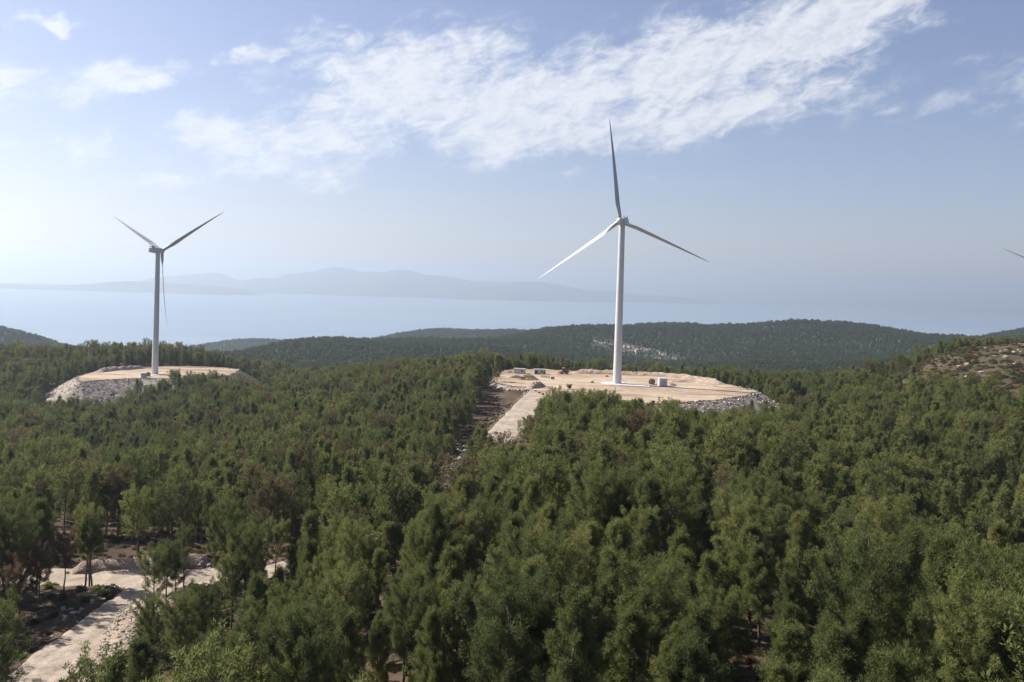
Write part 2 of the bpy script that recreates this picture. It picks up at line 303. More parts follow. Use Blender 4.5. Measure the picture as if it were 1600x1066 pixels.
# ------------------------------------------------------------------ terrain
def build_ctrl():
    pts = []
    def g(px, py, d, h=0): v = P(px, py, d); pts.append((v[0], v[1], v[2]-h))
    def a(px, d, z): v = P(px, CY, d); pts.append((v[0], v[1], z))
    # foreground slope (canopy seen at py, minus tree height)
    for px, z in ((-300, -50), (0, -49.5), (300, -47), (600, -42), (900, -38), (1200, -37), (1500, -38), (1900, -38)): a(px, 70, z); a(px, 40, z+3)
    for px, z in ((-300, -51), (60, -50), (300, -47.5), (500, -46), (750, -42), (1000, -40), (1250, -40), (1450, -42), (1700, -43)): a(px, 105, z)
    for px, z in ((-300, -53), (0, -51.5), (250, -51), (430, -50.5), (600, -47), (800, -44), (1000, -42), (1200, -44), (1400, -50), (1550, -54), (1800, -54)): a(px, 150, z)
    for px, z in ((-300, -58), (0, -56), (250, -55), (450, -53.5), (600, -51), (720, -52.5), (800, -50), (880, -45.5), (1000, -43.5), (1200, -46), (1400, -51.5), (1550, -52), (1800, -50)): a(px, 195, z)
    for px, z in ((-300, -66), (0, -63), (250, -62), (450, -59), (600, -56), (690, -53), (740, -53.5), (800, -52), (860, -48), (1000, -44), (1150, -46), (1300, -49), (1500, -49), (1800, -45)): a(px, 250, z)
    for px, z in ((-300, -72), (0, -70), (250, -68), (450, -63), (600, -58.5), (700, -54.5), (790, -54), (870, -51), (1000, -52), (1100, -56), (1200, -56), (1330, -50.5), (1450, -47), (1600, -45), (1800, -40)): a(px, 320, z)
    for px, z in ((-300, -76), (0, -76), (200, -74), (400, -70), (550, -63), (680, -56), (760, -55), (850, -54), (950, -57), (1080, -60), (1200, -60), (1330, -52), (1450, -45), (1600, -39), (1800, -33)): a(px, 390, z)
    for px, z in ((-300, -76), (0, -80), (100, -81), (200, -80), (300, -75), (370, -71), (500, -66), (650, -56), (760, -51), (850, -49), (950, -49), (1100, -50), (1220, -57), (1330, -53), (1450, -40), (1600, -30), (1800, -22)): a(px, 455, z)
    for px, z in ((-300, -74), (0, -80), (100, -85), (200, -83), (290, -75), (370, -72), (440, -76), (550, -65), (700, -55), (800, -50.5), (880, -52), (960, -55.5), (1060, -56), (1150, -57), (1300, -56), (1400, -44), (1500, -28), (1600, -23), (1800, -14)): a(px, 520, z)
    for px, z in ((-300, -68), (0, -71), (100, -72), (250, -68.5), (400, -80), (550, -72), (700, -64), (850, -61), (1000, -66), (1150, -67), (1300, -65), (1400, -56), (1500, -40), (1600, -32), (1800, -18)): a(px, 610, z)
    for px, z in ((-300, -64), (0, -68), (150, -67), (300, -67), (420, -82), (600, -76), (850, -74), (1150, -74), (1350, -70), (1500, -55), (1600, -46), (1800, -30)): a(px, 710, z)
    for px, z in ((-300, -78), (0, -80), (200, -80), (400, -90), (700, -96), (1000, -98), (1300, -92), (1500, -72), (1660, -56), (1900, -40)): a(px, 850, z)
    # ridge line left, then the valley
    for px, py, d in ((-400, 470, 2200), (-200, 482, 2150), (-60, 496, 2100), (0, 507, 2100), (30, 514, 2080), (60, 525, 2050), (90, 538, 2000), (-200, 562, 1150), (-60, 560, 1150), (20, 558, 1150), (80, 554, 1150), (150, 551, 1200), (220, 550, 1200), (300, 554, 1200), (340, 562, 1200)): g(px, py, d, 8)
    for px in (400, 600, 800, 1000, 1200, 1400): a(px, 1150, -118)
    for px, z in ((1550, -105), (1700, -90), (1900, -80)): a(px, 1200, z)
    g(1250, 578, 1550); g(1400, 572, 1600); g(1100, 572, 1600); g(950, 566, 1600); g(800, 562, 1600); g(650, 556, 1550); g(520, 552, 1500); g(440, 556, 1400); g(1530, 552, 1700)
    g(930, 536, 2080); g(970, 543, 2060); g(1000, 548, 2040); g(1050, 558, 2000); g(1200, 545, 2150); g(1350, 545, 2150)
    crest = [(385, 553, 1500), (430, 537, 1750), (480, 529, 1900), (560, 531, 1950), (620, 529, 2000), (700, 530, 2050), (770, 527, 2100), (810, 520, 2250), (850, 512, 2400), (900, 505, 2500), (935, 504, 2500), (980, 509, 2500),
             (1040, 503, 2650), (1100, 506, 2700), (1160, 508, 2700), (1210, 505, 2700), (1260, 500, 2700), (1310, 499, 2700), (1350, 505, 2650), (1400, 515, 2600), (1440, 522, 2500), (1480, 530, 2400), (1515, 531, 2300)]
    for px, py, d in crest: g(px, py+2, d, 6)
    for px, py, d in crest[::2]:
        v = P(px, py, d); a(px, d*1.22, v[2]-70)
    for px, py, d in ((1545, 525, 2900), (1575, 517, 3000), (1610, 517, 3000), (1750, 505, 3000), (2000, 505, 2900)): g(px, py, d, 6)
    for px, py, d in ((590, 529, 3600), (640, 518, 3700), (680, 514, 3700), (725, 516, 3700), (750, 520, 3650), (790, 515.5, 3700), (840, 522, 3650)): g(px, py, d, 6)
    for px, py, d in ((315, 543, 3700), (335, 535, 3700), (370, 530, 3700), (420, 531, 3700), (470, 536, 3700)): g(px, py, d, 4)
    for px in (-400, -100, 60): a(px, 2700, -190); a(px, 3600, -306)
    for px in (130, 200, 280): a(px, 1900, -190); a(px, 2600, -250); a(px, 3400, -306)
    for px in (-600, -300, 0, 300, 600, 900, 1200, 1500, 1800, 2200): a(px, 4300, -316); a(px, 5600, -322)
    a(380, 4050, -306); a(520, 3100, -262); a(420, 2600, -230); a(420, 3100, -290)
    return np.array(pts)
CT = build_ctrl()
def wcoord(x, y):
    d = np.hypot(x, y)+1e-6; return np.stack([np.arctan2(x, y), np.log(d)*0.55], -1)
CW = wcoord(CT[:, 0], CT[:, 1])
def phi(r2): return np.sqrt(r2+0.035**2)
_D = ((CW[:, None]-CW[None])**2).sum(-1)
_A = np.zeros((len(CT)+1,)*2); _A[:-1, :-1] = phi(_D)-np.eye(len(CT))*0.006; _A[-1, :-1] = 1; _A[:-1, -1] = 1
RBF = np.linalg.solve(_A, np.concatenate([CT[:, 2], [0]]))
def natural(x, y):
    sh = np.shape(x); x = np.ravel(x).astype(float); y = np.ravel(y).astype(float); out = np.empty(len(x)); w = wcoord(x, y)
    for i in range(0, len(x), 20000):
        q = w[i:i+20000]; out[i:i+20000] = phi(((q[:, None]-CW[None])**2).sum(-1))@RBF[:-1]+RBF[-1]
    d = np.hypot(x, y)
    out += (fbm(x, y, 26, 3, 3)-0.5)*np.clip(d/60, 0.4, 2.2)*1.6*np.clip(1-(d-600)/600, 0, 1) + (fbm(x, y, 260, 4, 9)-0.5)*34*np.clip((d-800)/900, 0, 1)*np.clip((3900-d)/800, 0, 1)
    return out.reshape(sh)
def carve(x, y, want_parts=False):
    n = natural(x, y); z = n.copy(); fill = np.zeros_like(z)
    for poly, zp in ((padA, ZA), (padB, ZB)):
        s = poly_sd(x, y, poly); s2 = np.maximum(s, 0)
        zz = np.clip(z, zp-0.62*s2, zp+0.55*s2); fill = np.maximum(fill, np.where((s > 0) & (s < 40), zz-z, 0)); z = zz-0.45*np.clip(-s/2-0.2, 0, 1)
    for pl, hw in ROADS:
        dd, zr = seg_dist(x, y, pl); s2 = np.maximum(dd-hw-0.5, 0); z = np.clip(z, zr-0.6*s2, zr+0.75*s2)-0.35*np.clip(hw-dd, 0, 1)
    return (z, fill, n) if want_parts else z
height = carve

def build_ground():
    nd, na = 620, 520
    d = np.concatenate([np.linspace(0.5, 14, 8), np.geomspace(16, 5600, nd-8)]); a = np.linspace(R(-78), R(78), na)
    # finer columns in front
    a = np.sign(a)*(np.abs(a)/R(78))**1.35*R(78)
    D, A = np.meshgrid(d, a, indexing='ij'); X, Y = D*np.sin(A), D*np.cos(A); Z = carve(X, Y)
    idx = np.arange(nd*na).reshape(nd, na); q = np.stack([idx[:-1, :-1], idx[1:, :-1], idx[1:, 1:], idx[:-1, 1:]], -1).reshape(-1, 4)
    cx, cy = (X[:-1, :-1]+X[1:, 1:]).ravel()/2, (Y[:-1, :-1]+Y[1:, 1:]).ravel()/2
    mi = np.where(np.hypot(cx, cy) > 800, 1, 0); mi = np.where(scrub(cx, cy), 2, mi)
    me = mesh_np('ground', np.stack([X, Y, Z], -1).reshape(-1, 3), quads=q, mats=(M_ground, M_far, M_scrub), smooth=True, mat_idx=mi)
    return tag(link('ground', me), kind='structure')
SCR = [P(px, CY, d)[:2] for px, d in ((1350, 470), (1430, 410), (1500, 378), (1560, 348), (1620, 335), (1900, 330), (1950, 640), (1700, 640), (1600, 620), (1500, 585), (1420, 560), (1370, 520))]
def scrub(x, y): return in_poly(x, y, SCR)
build_ground()
def gz(x, y): return float(height(np.array([float(x)]), np.array([float(y)]))[0])

# sea
def build_sea():
    mb = MB(); n = 128; rr = [200, 2000, 8000, 20000, 34500]
    m, t, b = material('sea_water'); b.inputs['Base Color'].default_value = (0.03, 0.07, 0.11, 1); b.inputs['Roughness'].default_value = 0.32; b.inputs['IOR'].default_value = 1.33
    geo = t.new('ShaderNodeNewGeometry'); mp = t.new('ShaderNodeMapping'); t.l.new(geo.outputs['Position'], mp.inputs[0]); mp.inputs['Scale'].default_value = (0.0004, 0.0015, 1)
    nz = t.noise(mp.outputs[0], 1, 5, 0.55, 0.5); t.put(b.inputs['Base Color'], t.ramp(nz, [(0.35, (0.16, 0.215, 0.275)), (0.65, (0.20, 0.25, 0.305))]))  # water colour lifted to paint in pale surface haze
    v = [(0, 0, -300)]+[(r*math.cos(2*math.pi*k/n), r*math.sin(2*math.pi*k/n), -300) for r in rr for k in range(n)]
    tr = [(0, 1+k, 1+(k+1) % n) for k in range(n)]; q = [(1+i*n+k, 1+(i+1)*n+k, 1+(i+1)*n+(k+1) % n, 1+i*n+(k+1) % n) for i in range(len(rr)-1) for k in range(n)]
    tag(link('sea', mesh_np('sea', v, tris=tr, quads=q, mats=(m,))), kind='structure')
build_sea()

# far mountains: skyline px, py at a distance, each a solid range with a broad back
M_mount = soil_material('mountain_slope', [(0.3, (0.045, 0.05, 0.04)), (0.6, (0.10, 0.095, 0.075))], 0.0008, 0.3, 60, 6)
def mountains(name, crest, d, depth, seed):
    pxs = np.arange(crest[0][0], crest[-1][0]+0.1, 2.0); pys = np.interp(pxs, [c[0] for c in crest], [c[1] for c in crest]); ds = np.interp(pxs, [800, 1110], [d, d*1.27]) if seed == 2 else np.full(len(pxs), float(d))
    top = np.array([P(px, py, dd) for px, py, dd in zip(pxs, pys, ds)]); n = len(pxs); rows = []
    prof = [(-1, 0), (-.82, .16), (-.62, .34), (-.42, .55), (-.22, .8), (-.08, .95), (0, 1), (.1, .93), (.3, .72), (.6, .42), (1, 0)]
    for k, (s, hgt) in enumerate(prof):
        row = top.copy(); jit = (fbm(top[:, 0], np.full(n, k*900.), 1500, 4, seed)-0.5)
        row[:, 1] += s*depth + (jit*depth*0.35 if 0 < abs(s) < 1 else 0)
        
        hh = hgt*(1+ (0.5*(fbm(top[:, 0], np.full(n, k*1300.), 1100, 4, seed+4)-0.5) if hgt < .94 else 0))
        row[:, 2] = -302+(top[:, 2]+300)*hh
        rows.append(row)
    v = np.concatenate(rows); idx = np.arange(len(v)).reshape(len(prof), n); q = np.stack([idx[:-1, :-1], idx[:-1, 1:], idx[1:, 1:], idx[1:, :-1]], -1).reshape(-1, 4)
    tag(link(name, mesh_np(name, v, quads=q, mats=(M_mount,), smooth=True)), kind='structure')
mountains('low_headland', [(-420, 440), (-200, 446), (-80, 441), (0, 443), (60, 444), (110, 445), (150, 443), (175, 440), (205, 439), (240, 440), (285, 444), (330, 446), (365, 450), (385, 456), (400, 462)], 19500, 1500, 1)
mountains('mountain_range', [(200, 452), (240, 434), (275, 431), (300, 428), (325, 426), (345, 427), (362, 434), (376, 440), (390, 437), (412, 434), (432, 435), (450, 428), (470, 426), (490, 424), (505, 420), (520, 417.5), (533, 418), (548, 421), (560, 424.5), (580, 424),
           (600, 425), (615, 422), (632, 421), (648, 424), (665, 430), (690, 430), (712, 434), (735, 439), (760, 441), (800, 440), (840, 440), (870, 444), (900, 450), (920, 454), (960, 455), (1000, 460), (1040, 462), (1080, 466), (1110, 470.5)], 25500, 2600, 2)
mountains('far_cape', [(1330, 488), (1400, 487), (1500, 490), (1560, 490), (1600, 488), (1700, 486), (1900, 492)], 29500, 900, 5)

# ------------------------------------------------------------------ pads, roads, banks, rubble
def pad_mesh(name, poly, z, mat):
    p = np.array(poly); x0, y0 = p.min(0)-1; x1, y1 = p.max(0)+1; st = 1.5
    xs, ys = np.arange(x0, x1, st), np.arange(y0, y1, st); X, Y = np.meshgrid(xs, ys); s = poly_sd(X, Y, poly)+(fbm(X, Y, 6, 4, 5)-0.5)*4.5
    Z = z+0.06+fbm(X, Y, 14, 4, 8)*0.35*np.clip(-s/6, 0, 1); idx = np.arange(X.size).reshape(X.shape)
    ok = (s[:-1, :-1] < 0.4) & (s[1:, 1:] < 0.4) & (s[:-1, 1:] < 0.4) & (s[1:, :-1] < 0.4)
    q = np.stack([idx[:-1, :-1], idx[:-1, 1:], idx[1:, 1:], idx[1:, :-1]], -1)[ok]
    used, inv = np.unique(q, return_inverse=True); v = np.stack([X, Y, Z], -1).reshape(-1, 3)[used]
    return tag(link(name, mesh_np(name, v, quads=inv.reshape(-1, 4), mats=(mat,), smooth=True)), kind='structure')
pad_mesh('gravel_pad', padA, ZA, M_pad); pad_mesh('gravel_pad', padB, ZB, M_pad)
def road_mesh(name, pl, hw, mat, lift=0.09):
    pl = np.array(pl); t = np.gradient(pl[:, :2], axis=0); t /= np.linalg.norm(t, axis=1)[:, None]; nrm = np.stack([t[:, 1], -t[:, 0]], -1)
    us = np.linspace(-1, 1, 19); rows = []
    for u in us:
        edge = (fbm(pl[:, 0]*1.0+u*50, pl[:, 1], 4, 3, 6)-0.5)*1.6*(abs(u) == 1)
        xy = pl[:, :2]+nrm*(u*np.asarray(hw)+np.sign(u)*edge)[:, None]; z = pl[:, 2]+lift-0.10*(abs(u) > .9)+(0.08-0.13*np.exp(-((abs(u)-.45)/.14)**2))+(fbm(xy[:, 0], xy[:, 1], 2.2, 3, 12)-.5)*0.22
        rows.append(np.column_stack([xy, z]))
    v = np.concatenate(rows); n = len(pl); idx = np.arange(len(v)).reshape(len(us), n)
    q = np.stack([idx[:-1, :-1], idx[:-1, 1:], idx[1:, 1:], idx[1:, :-1]], -1).reshape(-1, 4)
    tag(link(name, mesh_np(name, v, quads=q, mats=(mat,), smooth=True)), kind='structure')
road_mesh('gravel_road', roadA, np.interp(np.arange(len(roadA)), [0, 8, 33, 42, 98, 108], [9.0, 6.6, 5.9, 2.9, 2.9, 4.8]), M_road); road_mesh('side_road', roadB, W_B, M_road, 0.16)
def berm(name, pix, z, wid, hgt, seed, mat=M_berm):
    pl = spline([rd(*q, z) for q in pix], 14); n = len(pl); t = np.gradient(pl[:, :2], axis=0); t /= np.linalg.norm(t, axis=1)[:, None]; nrm = np.stack([t[:, 1], -t[:, 0]], -1)
    us = np.linspace(-1, 1, 11); rows = []; end = np.clip(np.minimum(np.arange(n), np.arange(n)[::-1])/6, 0, 1)**.6
    for u in us:
        xy = pl[:, :2]+nrm*(u*wid/2)*(0.8+0.4*fbm(pl[:, 0], pl[:, 1], 6, 2, seed))[:, None]
        zz = np.maximum(pl[:, 2], height(xy[:, 0], xy[:, 1]))*(abs(u) > .95)+pl[:, 2]*(abs(u) <= .95)
        h = hgt*(1-u*u)*(0.55+0.9*fbm(xy[:, 0], xy[:, 1], 2.5, 3, seed+2))*end
        rows.append(np.column_stack([xy, zz-0.15*(abs(u) > .95)+h]))
    v = np.concatenate(rows); idx = np.arange(len(v)).reshape(len(us), n); q = np.stack([idx[:-1, :-1], idx[:-1, 1:], idx[1:, 1:], idx[1:, :-1]], -1).reshape(-1, 4)
    return mesh_np(name, v, quads=q, mats=(mat,))
BANKS = []
def bank(name, *a, **k):
    me = berm(name, *a, **k); BANKS.append(me); return tag(link(name, me), kind='structure')
bank('earth_bank', [(893, 583), (930, 584), (985, 586), (1040, 589), (1095, 595), (1128, 602)], ZA, 9, 2.2, 11)
bank('earth_bank', [(1048, 597), (1075, 598), (1100, 601), (1122, 605)], ZA, 3.5, 1.1, 15)
bank('earth_bank', [(150, 583), (175, 579.5), (200, 578), (226, 576)], ZB, 7, 2.6, 21, mat=M_rub)
bank('earth_bank', [(250, 573.5), (300, 574.5), (340, 576), (370, 578)], ZB, 3, 1.0, 23)
bank('earth_bank', [(300, 589.5), (330, 589), (360, 587)], ZB, 2.5, 0.8, 25)
bank('earth_bank', [(112, 893), (160, 888), (205, 886), (250, 886), (300, 884), (325, 884)], -51.0, 3.4, 1.7, 31)
bank('earth_bank', [(243, 935), (215, 975), (185, 1020), (158, 1070), (135, 1120)], -49.7, 6.5, 1.0, 35)
ICO = None
def ico():
    global ICO
    if ICO is None:
        bm = bmesh.new(); bmesh.ops.create_icosphere(bm, subdivisions=1, radius=1); bm.verts.ensure_lookup_table()
        ICO = (np.array([v.co[:] for v in bm.verts]), np.array([[v.index for v in f.verts] for f in bm.faces])); bm.free()
    return ICO
def rocks_mesh(name, pts, sizes, mat, bed=None, flat=0.75):
    v0, f0_ = ico(); k = len(pts); J = 1+(rng.random((k, len(v0), 1))-0.5)*0.75
    sc = np.stack([np.ones(k), 0.6+0.6*rng.random(k), flat*(0.6+0.6*rng.random(k))], -1)*sizes[:, None]
    an = rng.random(k)*6.28; V = v0[None]*J*sc[:, None, :]; c, s = np.cos(an)[:, None], np.sin(an)[:, None]
    V = np.stack([V[..., 0]*c-V[..., 1]*s, V[..., 0]*s+V[..., 1]*c, V[..., 2]], -1)+pts[:, None, :]
    F = f0_[None]+(np.arange(k)*len(v0))[:, None, None]; V = V.reshape(-1, 3); F = F.reshape(-1, 3); mi = np.zeros(len(F), int); q = None; mats = [mat]
    if bed is not None:
        bv, bq = bed; q = bq+len(V); V = np.concatenate([V, bv]); mats.append(M_rub); mi = np.concatenate([np.ones(len(q), int), mi])
    return mesh_np(name, V, tris=F, quads=q, mats=mats, mat_idx=mi)
def rubble_slope(poly, zp, name, dens, front):
    p = np.array(poly); x0, y0 = p.min(0)-34; x1, y1 = p.max(0)+34; st = 1.0
    X, Y = np.meshgrid(np.arange(x0, x1, st), np.arange(y0, y1, st)); s = poly_sd(X, Y, poly); Z, fill, _ = carve(X, Y, True)
    near, _ = seg_dist(X, Y, roadA); ok0 = (s > -0.2) & (s < 32) & (fill > 0.25) & front(X, Y) & (near > W_A+1)
    Zb = Z+0.12+(fbm(X, Y, 1.8, 2, 4)-0.4)*0.5*np.clip(s/2, 0, 1); idx = np.arange(X.size).reshape(X.shape)
    ok = ok0[:-1, :-1] & ok0[1:, 1:] & ok0[:-1, 1:] & ok0[1:, :-1]; q = np.stack([idx[:-1, :-1], idx[:-1, 1:], idx[1:, 1:], idx[1:, :-1]], -1)[ok]
    used, inv = np.unique(q, return_inverse=True); bv = np.stack([X, Y, Zb], -1).reshape(-1, 3)[used]
    cand = np.flatnonzero(ok0.ravel()); k = int(len(cand)*dens); pick = rng.choice(cand, k); xy = np.stack([X.ravel()[pick], Y.ravel()[pick]], -1)+(rng.random((k, 2))-.5)*1.4
    sz = 0.10+0.60*rng.random(k)**4.5; z = height(xy[:, 0], xy[:, 1])+0.15; 
    me = rocks_mesh(name, np.column_stack([xy, z+sz*0.2]), sz, M_rock, (bv, inv.reshape(-1, 4)))
    return tag(link(name, me), kind='stuff')
rubble_slope(padA, ZA, 'rubble', 1.0, lambda x, y: y < 470)
rubble_slope(padB, ZB, 'rubble', 1.0, lambda x, y: (y < 615))
# loose stones along the road edges
def road_stones():
    P_, S_ = [], []
    for pl, hw in ROADS:
        for i in range(len(pl)-1):
            p, q = np.array(pl[i]), np.array(pl[i+1]); L = np.linalg.norm(q-p); t = (q-p)/L; n = np.array([t[1], -t[0], 0])
            for k in range(int(L*7)):
                side = random.choice((-1, 1)); off = hw-0.4+abs(random.gauss(0.1, 1.5))+(abs(random.gauss(0, 3.0)) if hw < 4 and side > 0 else 0); c = p+(q-p)*random.random()+n*side*off
                P_.append((c[0], c[1])); S_.append(0.07+0.36*random.random()**3.5)
    for poly in (padA, padB):
        for a, b in zip(poly, list(poly[1:])+[poly[0]]):
            a, b = np.array(a), np.array(b); L = np.linalg.norm(b-a)
            for k in range(int(L*3)): c = a+(b-a)*random.random()+np.array([random.gauss(0, 1.1), random.gauss(0, 1.1)]); P_.append((c[0], c[1])); S_.append(0.08+0.5*random.random()**4)
    xy = np.array(P_); sz = np.array(S_); z = height(xy[:, 0], xy[:, 1])
    tag(link('gravel', rocks_mesh('gravel', np.column_stack([xy, z+sz*.25]), sz, M_palerock)), kind='stuff')
road_stones()
def bank_stones():
    P_ = []
    for i, me in enumerate(BANKS):
        v = np.empty(len(me.vertices)*3, np.float32); me.vertices.foreach_get('co', v); v = v.reshape(-1, 3); k = int(len(v)*(4.0 if i == len(BANKS)-1 else 0.15 if i == 5 else 0.8)); q = v[rng.integers(0, len(v), k)]; P_.append(q+np.column_stack([rng.normal(0, .35, (k, 2)), np.zeros(k)]))
    p = np.concatenate(P_); sz = 0.05+0.30*rng.random(len(p))**4
    tag(link('gravel', rocks_mesh('gravel', p, sz, M_palerock)), kind='stuff')
bank_stones()

# ------------------------------------------------------------------ pines
def tube_np(pts, rad, n):
    pts = np.asarray(pts, float); k = len(pts); t = np.gradient(pts, axis=0); t /= np.linalg.norm(t, axis=1)[:, None]+1e-9
    ref = np.array([0.31, 0.95, 0.05]); a = np.cross(t, ref); a /= np.linalg.norm(a, axis=1)[:, None]+1e-9; b = np.cross(t, a); th = np.arange(n)*2*np.pi/n
    v = pts[:, None]+(a[:, None]*np.cos(th)[None, :, None]+b[:, None]*np.sin(th)[None, :, None])*np.asarray(rad)[:, None, None]
    idx = np.arange(k*n).reshape(k, n); nx = np.roll(idx, -1, 1); q = np.stack([idx[:-1], nx[:-1], nx[1:], idx[1:]], -1).reshape(-1, 4); return v.reshape(-1, 3), q
def pine_data(seed, H, W, base, shape, lod):
    """trunk and limb tubes, and needle clumps: returns (tv, tq, cv, ct)"""
    g = np.random.default_rng(seed); TV, TQ, off = [], [], 0; tufts, dirs = [], []
    def add(pts, rad, n):
        nonlocal off
        v, q = tube_np(pts, rad, n); TV.append(v); TQ.append(q+off); off += len(v)
    nz = 9; zz = np.linspace(-0.6, H*0.97, nz); bend = np.cumsum(g.normal(0, 0.09, (nz, 2)), 0)*(H/9); bend -= bend[0]; tr = np.column_stack([bend, zz])
    r0_ = 0.018*H; add(tr, r0_*(1-0.9*(np.clip(zz, 0, H)/H))+0.012, 7 if lod == 0 else 4)
    nb = int({'broad': 34, 'cone': 46, 'open': 24, 'dense': 52}[shape]); az = g.random()*6.28
    for i in range(nb):
        f = base+(1-base)*((i+0.5*g.random())/nb)**0.9; h = f*H; u = (f-base)/(1-base); az += 2.4+g.normal(0, 0.35)
        prof = {'broad': 0.55+0.45*math.sin(math.pi*min(1, u*0.75+0.18)) if u < .75 else 1.05-(u-.75)*2.9, 'cone': 1.02-0.86*u if u > .12 else .75+u*1.4, 'open': 0.9 if u < .6 else 1.1-(u-.6)*1.9, 'dense': (0.8+u) if u < .2 else 1.0-((u-.2)/.8)**1.6*.85}[shape]
        L = max(0.35, W*0.5*prof*(0.72+0.5*g.random())); up0 = 0.15+0.75*u; cx, cy = np.interp(h, zz, tr[:, 0]), np.interp(h, zz, tr[:, 1]); d = np.array([math.cos(az), math.sin(az)])
        s = np.linspace(0, 1, 5); bx = np.column_stack([cx+d[0]*L*s, cy+d[1]*L*s, h+L*(up0*s+0.42*s**2-0.08)]); bx[1:] += g.normal(0, 0.05*L, (4, 3))
        add(bx, 0.014*H*0.32*(1-0.8*s)+0.008, 4 if lod == 0 else 3)
        ns = max(3, int(L*3.0))
        for k in range(ns):
            t = 0.28+0.72*(k+g.random())/ns; c = np.array([np.interp(t, s, bx[:, j]) for j in range(3)]); side = g.normal(0, 1)
            la = L*0.32*(1.15-t*0.6)*(0.5+g.random()); dd = np.array([d[0]*0.55-d[1]*side*0.8, d[1]*0.55+d[0]*side*0.8, 0.35+0.35*g.random()]); dd /= np.linalg.norm(dd); e = c+dd*la
            if lod == 0: add([c, (c+e)/2+g.normal(0, 0.03, 3), e], [0.018, 0.013, 0.008], 3)
            for w in np.linspace(0.45, 1, 4 if lod == 0 else 2): tufts.append(c+(e-c)*w+g.normal(0, 0.11, 3)); dirs.append(dd*0.45+np.array([0, 0, 0.95]))
        for w in (0.12, 0.24, 0.38): tufts.append(bx[-1]+np.array([d[0]*.1, d[1]*.1, w])+g.normal(0, .14, 3)); dirs.append(np.array([0, 0, 1.1]))
        tufts.append(bx[-1]); dirs.append(np.array([d[0]*.5, d[1]*.5, .85]))
    for k in range(9): tufts.append(tr[-1]+np.array([0, 0, 0.3-0.22*k])+g.normal(0, 0.09, 3)); dirs.append(np.array([0, 0, 1.2]))
    T, D = np.array(tufts), np.array(dirs)
    if lod == 1: keep = g.random(len(T)) < 0.75; T, D = T[keep], D[keep]
    if lod == 2: keep = g.random(len(T)) < 0.20; T, D = T[keep], D[keep]
    nn, ln, wd, sp = {0: (34, (0.15, 0.30), 0.040, 1.25), 1: (13, (0.26, 0.44), 0.11, 1.2), 2: (7, (0.7, 1.3), 0.55, 1.0)}[lod]
    k = len(T); rd_ = g.normal(0, 1, (k, nn, 3)); rd_ /= np.linalg.norm(rd_, axis=2)[..., None]; dv = D[:, None]*0.7+rd_*sp; dv /= np.linalg.norm(dv, axis=2)[..., None]
    L = ln[0]+(ln[1]-ln[0])*g.random((k, nn, 1)); out = T-np.array([0, 0, H*(base+0.25*(1-base))]); out /= np.linalg.norm(out, axis=1)[:, None]+1e-6; out = out*0.75+D*0.5; sd_ = np.cross(dv, out[:, None]+g.normal(0, 0.55, (k, nn, 3))); sd_ /= np.linalg.norm(sd_, axis=2)[..., None]
    b = T[:, None]+rd_*0.15*(1 if lod < 2 else 1.8); m = b+dv*L*0.45; w = wd*(0.7+0.6*g.random((k, nn, 1)))
    V = np.stack([b, m+sd_*w*.5, b+dv*L, m-sd_*w*.5], 2).reshape(-1, 3); Q = np.arange(len(V)).reshape(-1, 4)
    return np.concatenate(TV), np.concatenate(TQ), V, Q
SHAPES = [('broad', 9.6, 5.6, .34), ('broad', 8.4, 4.8, .26), ('cone', 9.8, 4.4, .18), ('cone', 8.2, 4.0, .14), ('open', 10.0, 4.8, .48), ('dense', 8.4, 4.6, .14), ('dense', 9.2, 4.4, .22), ('open', 10.6, 4.4, .55),
          ('cone', 10.6, 4.0, .28), ('broad', 10.4, 5.0, .40), ('dense', 7.2, 4.2, .10), ('cone', 7.4, 4.4, .10)]
LOOK = ['broad crowned', 'wide rounded', 'cone shaped', 'short conical', 'open crowned', 'dense bushy', 'full bushy', 'tall bare trunked', 'slender pointed', 'high crowned', 'low bushy', 'low pointed']
near_crown, near_trunk = [], []
for i, (sh, H, W, b) in enumerate(SHAPES):
    tv, tq, cv, cq = pine_data(100+i, H, W, b, sh, 0)
    near_trunk.append(mesh_np('trunk', tv, quads=tq, mats=(M_bark,), smooth=True)); near_crown.append(mesh_np('crown', cv, quads=cq, mats=(M_needle,)))
dry_crown = []
for i in (0, 4, 5):
    me = near_crown[i].copy(); me.materials.clear(); me.materials.append(M_dry); dry_crown.append((me, near_trunk[i]))
def proto_coll(name, lod, mats_list):
    col = bpy.data.collections.new(name); k = 0
    for mat in mats_list:
        for i, (sh, H, W, b) in enumerate(SHAPES):
            if mat in (M_dry, M_tired) and i not in (0, 4): continue
            if lod == 2 and i in (4, 7): continue
            tv, tq, cv, cq = pine_data(200+lod*50+i, H, W, b, sh, lod)
            if lod == 2: V, Q, mi = cv, cq, np.zeros(len(cq), int)
            else: V = np.concatenate([cv, tv]); Q = np.concatenate([cq, tq+len(cv)]); mi = np.concatenate([np.zeros(len(cq), int), np.ones(len(tq), int)])
            o = bpy.data.objects.new('%s_%02d' % (name, k), mesh_np('pine', V, quads=Q, mats=(mat, M_bark), mat_idx=mi)); col.objects.link(o); k += 1
    return col, k
